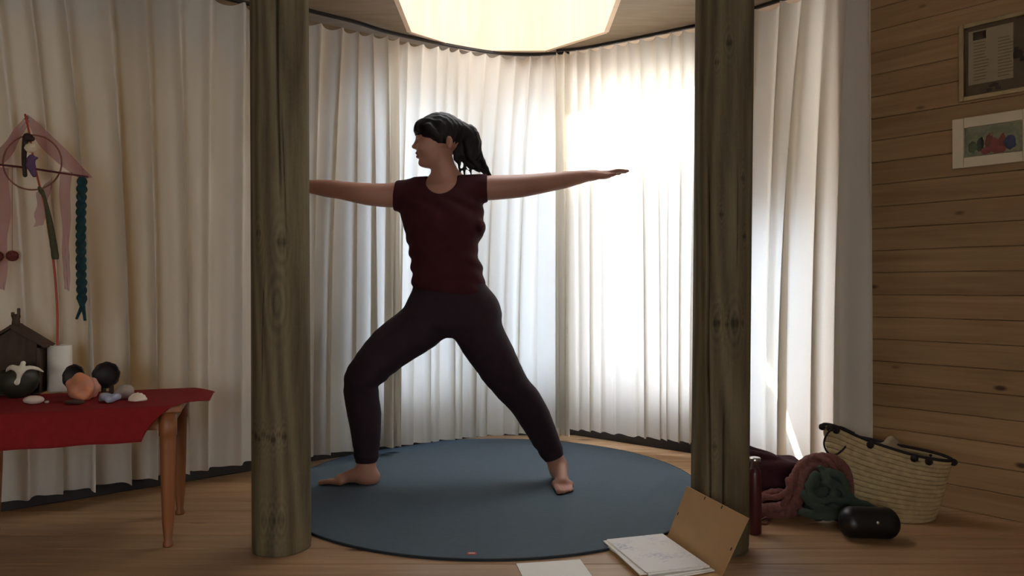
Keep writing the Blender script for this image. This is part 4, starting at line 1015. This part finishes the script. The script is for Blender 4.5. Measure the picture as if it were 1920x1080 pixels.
heap('scarf', M_rose, (.84, 2.58, 0), (1.42, 2.90, .28),
     [([G(1420, 938, 2.76), G(1455, 922, 2.75), G(1478, 930, 2.73), G(1492, 895, 2.72), G(1505, 872, 2.73), G(1530, 860, 2.74), G(1562, 862, 2.75), G(1584, 880, 2.75), G(1593, 912, 2.75), G(1594, 948, 2.75)], [.016, .018, .018, .020, .022, .022, .022, .020, .017, .012], .003),
      ([G(1422, 952, 2.71), G(1460, 950, 2.70), G(1490, 942, 2.69), G(1502, 908, 2.69), G(1518, 878, 2.71), G(1552, 872, 2.72)], [.016, .018, .018, .016, .016, .013], .003),
      ([G(1478, 900, 2.70), G(1480, 925, 2.69), G(1470, 945, 2.67)], [.013, .014, .012], .003), ([G(1428, 930, 2.69), G(1458, 932, 2.68), G(1480, 915, 2.69), G(1490, 885, 2.71), G(1515, 862, 2.72)], [.010, .012, .012, .012, .012], .003),
      ([G(1425, 960, 2.73), G(1470, 958, 2.73), G(1500, 958, 2.73)], [.024, .026, .020], .01), ([G(1485, 950, 2.76), G(1510, 900, 2.78), G(1545, 885, 2.79), G(1580, 905, 2.79)], [.03, .03, .03, .02], .01),
      ([G(1530, 856, 2.72), G(1556, 868, 2.70), G(1575, 900, 2.71)], [.012, .012, .008], .003)],
     'dusty rose knitted scarf piled between burgundy blankets and basket', 'scarf', lambda X, Y, Z: .0026*(np.abs(np.sin(80*X+66*Z+1.5*np.sin(60*Y)))-.5)+.0012*np.sin(260*X+90*Z)*np.sin(240*Y+60*Z))
# red flask with a steel cap
M_flask = plain('flask_red', (74, 26, 30), .35, var=.05, spec=.5); M_steel = plain('steel', (190, 184, 176), .28, metal=1.0, var=.05)
fp = onF(1415, 1000); fk = thing('flask', fp, 'slim dark red flask with steel cap standing beside the right post', 'flask')
MB().lathe(fp, [(.0215, .0005), (.0235, .004), (.0235, .215), (.0215, .225), (.0155, .232), (.0155, .236)], 28).build('flask_body', M_flask, fk, None, True)
MB().lathe(fp+Vector((0, 0, .2365)), [(.0135, 0), (.0135, .020), (.020, .022), (.0215, .025), (.0215, .033), (.019, .036)], 28).build('cap', M_steel, fk, None, True)
MB().tube(smooth_pts([fp+Vector((.022, .005, .045)), fp+Vector((.045, .01, .052)), fp+Vector((.056, .01, .040)), fp+Vector((.045, .008, .030)), fp+Vector((.022, .005, .033))], 20), .0042, 8).build('strap', M_flask, fk, None, True)
# black case
M_black = plain('black_leather', (16, 14, 15), .42, var=.2, spec=.5)
cp = onF(1630, 1010); cs = thing('case', cp, 'small rounded black case with a silver snap on the floor', 'case')
fd = Field(cp+Vector((-.13, -.08, -.01)), cp+Vector((.13, .10, .14)), .0035)
for zz in (.040, .072): fd.cap(cp+Vector((-.060, .01, zz)), cp+Vector((.062, .01, zz-.004)), .038, .038, .02)
fd.cap(cp+Vector((-.058, -.004, .055)), cp+Vector((.06, -.004, .053)), .04, .04, .02)
fd.half((0, 0, .001), (0, 0, -1)); fd.build('case_body', M_black, cs)
MB().tube([cp+Vector((-.088+.176*i/24, -.036+.03*abs(i/12-1)**4, .074-.004*i/24)) for i in range(25)], .002, 6).build('flap_seam', M_trim, cs, None, True)
MB().lathe(cp+Vector((.008, -.0445, .070)), [(.0001, -.002), (.005, -.002), (.0055, 0), (.004, .002), (.0001, .0028)], 16, Matrix.Rotation(PI/2, 4, 'X')).build('snap', M_steel, cs, None, True)

# cardboard folder with papers, loose sheet
M_card = plain('cardboard', (186, 150, 104), .8, var=.05, scale=12); M_cardback = plain('card_brown', (120, 92, 60), .8, var=.08)
def paper_mat():
    m, nt, b, L = newmat('written_paper'); b.inputs['Roughness'].default_value = .8; N = nt.nodes.new
    tc = N('ShaderNodeTexCoord'); mp = N('ShaderNodeMapping'); mp.inputs['Scale'].default_value = (60, 210, 1); L.new(tc.outputs['Object'], mp.inputs[0])
    n = N('ShaderNodeTexNoise'); n.inputs['Scale'].default_value = 1; n.inputs['Detail'].default_value = 2; L.new(mp.outputs[0], n.inputs['Vector'])
    m2 = N('ShaderNodeMapping'); m2.inputs['Scale'].default_value = (9, 12, 1); L.new(tc.outputs['Object'], m2.inputs[0]); n2 = N('ShaderNodeTexNoise'); n2.inputs['Scale'].default_value = 1; L.new(m2.outputs[0], n2.inputs['Vector'])
    mu = N('ShaderNodeMath'); mu.operation = 'MULTIPLY'; L.new(n.outputs['Fac'], mu.inputs[0]); L.new(n2.outputs['Fac'], mu.inputs[1])
    r = N('ShaderNodeValToRGB'); e = r.color_ramp.elements; e[0].position = .30; e[0].color = lin((232, 228, 224)); e[1].position = .40; e[1].color = lin((180, 180, 196))
    L.new(mu.outputs[0], r.inputs['Fac']); L.new(r.outputs['Color'], b.inputs['Base Color']); return m
M_paper = plain('paper', (232, 228, 220), .8, var=.02); M_written = paper_mat()
hb_ = Vector((.545, 2.520, .004)); hf = Vector((.640, 2.185, .004)); hv = (hf-hb_); hl_ = hv.length; hd_ = hv.normalized()
cw = Vector((.039, -.13, .217)); lw = Vector((-hd_.y, hd_.x, 0)); lw = -lw if lw.x > 0 else lw      # towards the left, across the folder
fo = thing('folder', (hb_+hf)/2, 'open brown cardboard folder with its cover standing against the right post', 'folder')
def slab(name, p0, e1, e2, th, mat, par, bev=0):
    nn = e1.cross(e2).normalized()*th; q4 = [p0, p0+e1, p0+e1+e2, p0+e2]
    return mesh_obj(name, q4+[x_+nn for x_ in q4], [(3, 2, 1, 0), (4, 5, 6, 7)]+[(i, (i+1) % 4, 4+(i+1) % 4, 4+i) for i in range(4)], mat, par)
b0_ = Vector((hb_.x, hb_.y, .002))
slab('back_board', b0_, hv, lw*.245, -.002 if hv.cross(lw).z > 0 else .002, M_card, fo)
cov = slab('cover', hb_, hv, cw, .0025, M_card, fo)
nc = hv.cross(cw).normalized()
if nc.y > 0: nc = -nc
for (s_, t_, alongtop) in ((.34, .965, 1), (.62, .965, 1), (.03, .50, 0), (.965, .46, 0)):
    p_ = hb_+hv*s_+cw*t_+nc*.003
    e1, e2 = (hd_*.004, cw.normalized()*.014) if alongtop else (hd_*.004, cw.normalized()*.014)
    slab('elastic_slot', p_-e1/2-e2/2, e1, e2, .0006, M_trim, cov)
ps = []
for i, (mt, rot, off) in enumerate(((M_paper, .10, (-.012, -.010)), (M_paper, .05, (-.006, -.006)), (M_paper, -.03, (-.010, 0)), (M_paper, .02, (-.003, -.004)), (M_written, 0.0, (0, 0)))):
    base_ = hb_+lw*.022+hd_*.006; base_.z = .0052+i*.0042
    Rm = Matrix.Rotation(rot, 3, 'Z'); e1 = Rm @ (lw*.21); e2 = Rm @ (hd_*.297)
    o_ = base_+lw*off[0]*-1+hd_*off[1]*-1
    th = .0008 if i == 4 else .0036
    nn = e1.cross(e2).z
    lab = ['bottom sheaf of pages in the open folder', 'second sheaf of pages from the bottom in the folder', 'middle sheaf of pages in the open folder', 'sheaf of pages just below the written sheet', 'white sheet with faint handwriting on top of the folder pages'][i]
    pm_ = slab('page_sheaf' if i < 4 else 'written_sheet', o_, e1, e2, th if nn > 0 else -th, mt, None)
    c0 = o_+(e1+e2)/2
    me = pm_.data
    for vv in me.vertices: vv.co -= c0
    pm_.location = c0; tag(pm_, lab, 'paper', 'papers in the folder')
l0 = onF(968, 1058); l1 = onF(1090, 1050); e1 = (l1-l0).normalized()*.21; e2 = Vector((e1.y, -e1.x, 0)).normalized()*.297
l0.z = .002; pl = slab('loose_sheet', l0, e1, e2, .0006 if e1.cross(e2).z > 0 else -.0006, M_paper, None)
c0 = l0+(e1+e2)/2
for vv in pl.data.vertices: vv.co -= c0
pl.location = c0; tag(pl, 'blank white sheet lying alone on the floor left of the folder', 'paper')
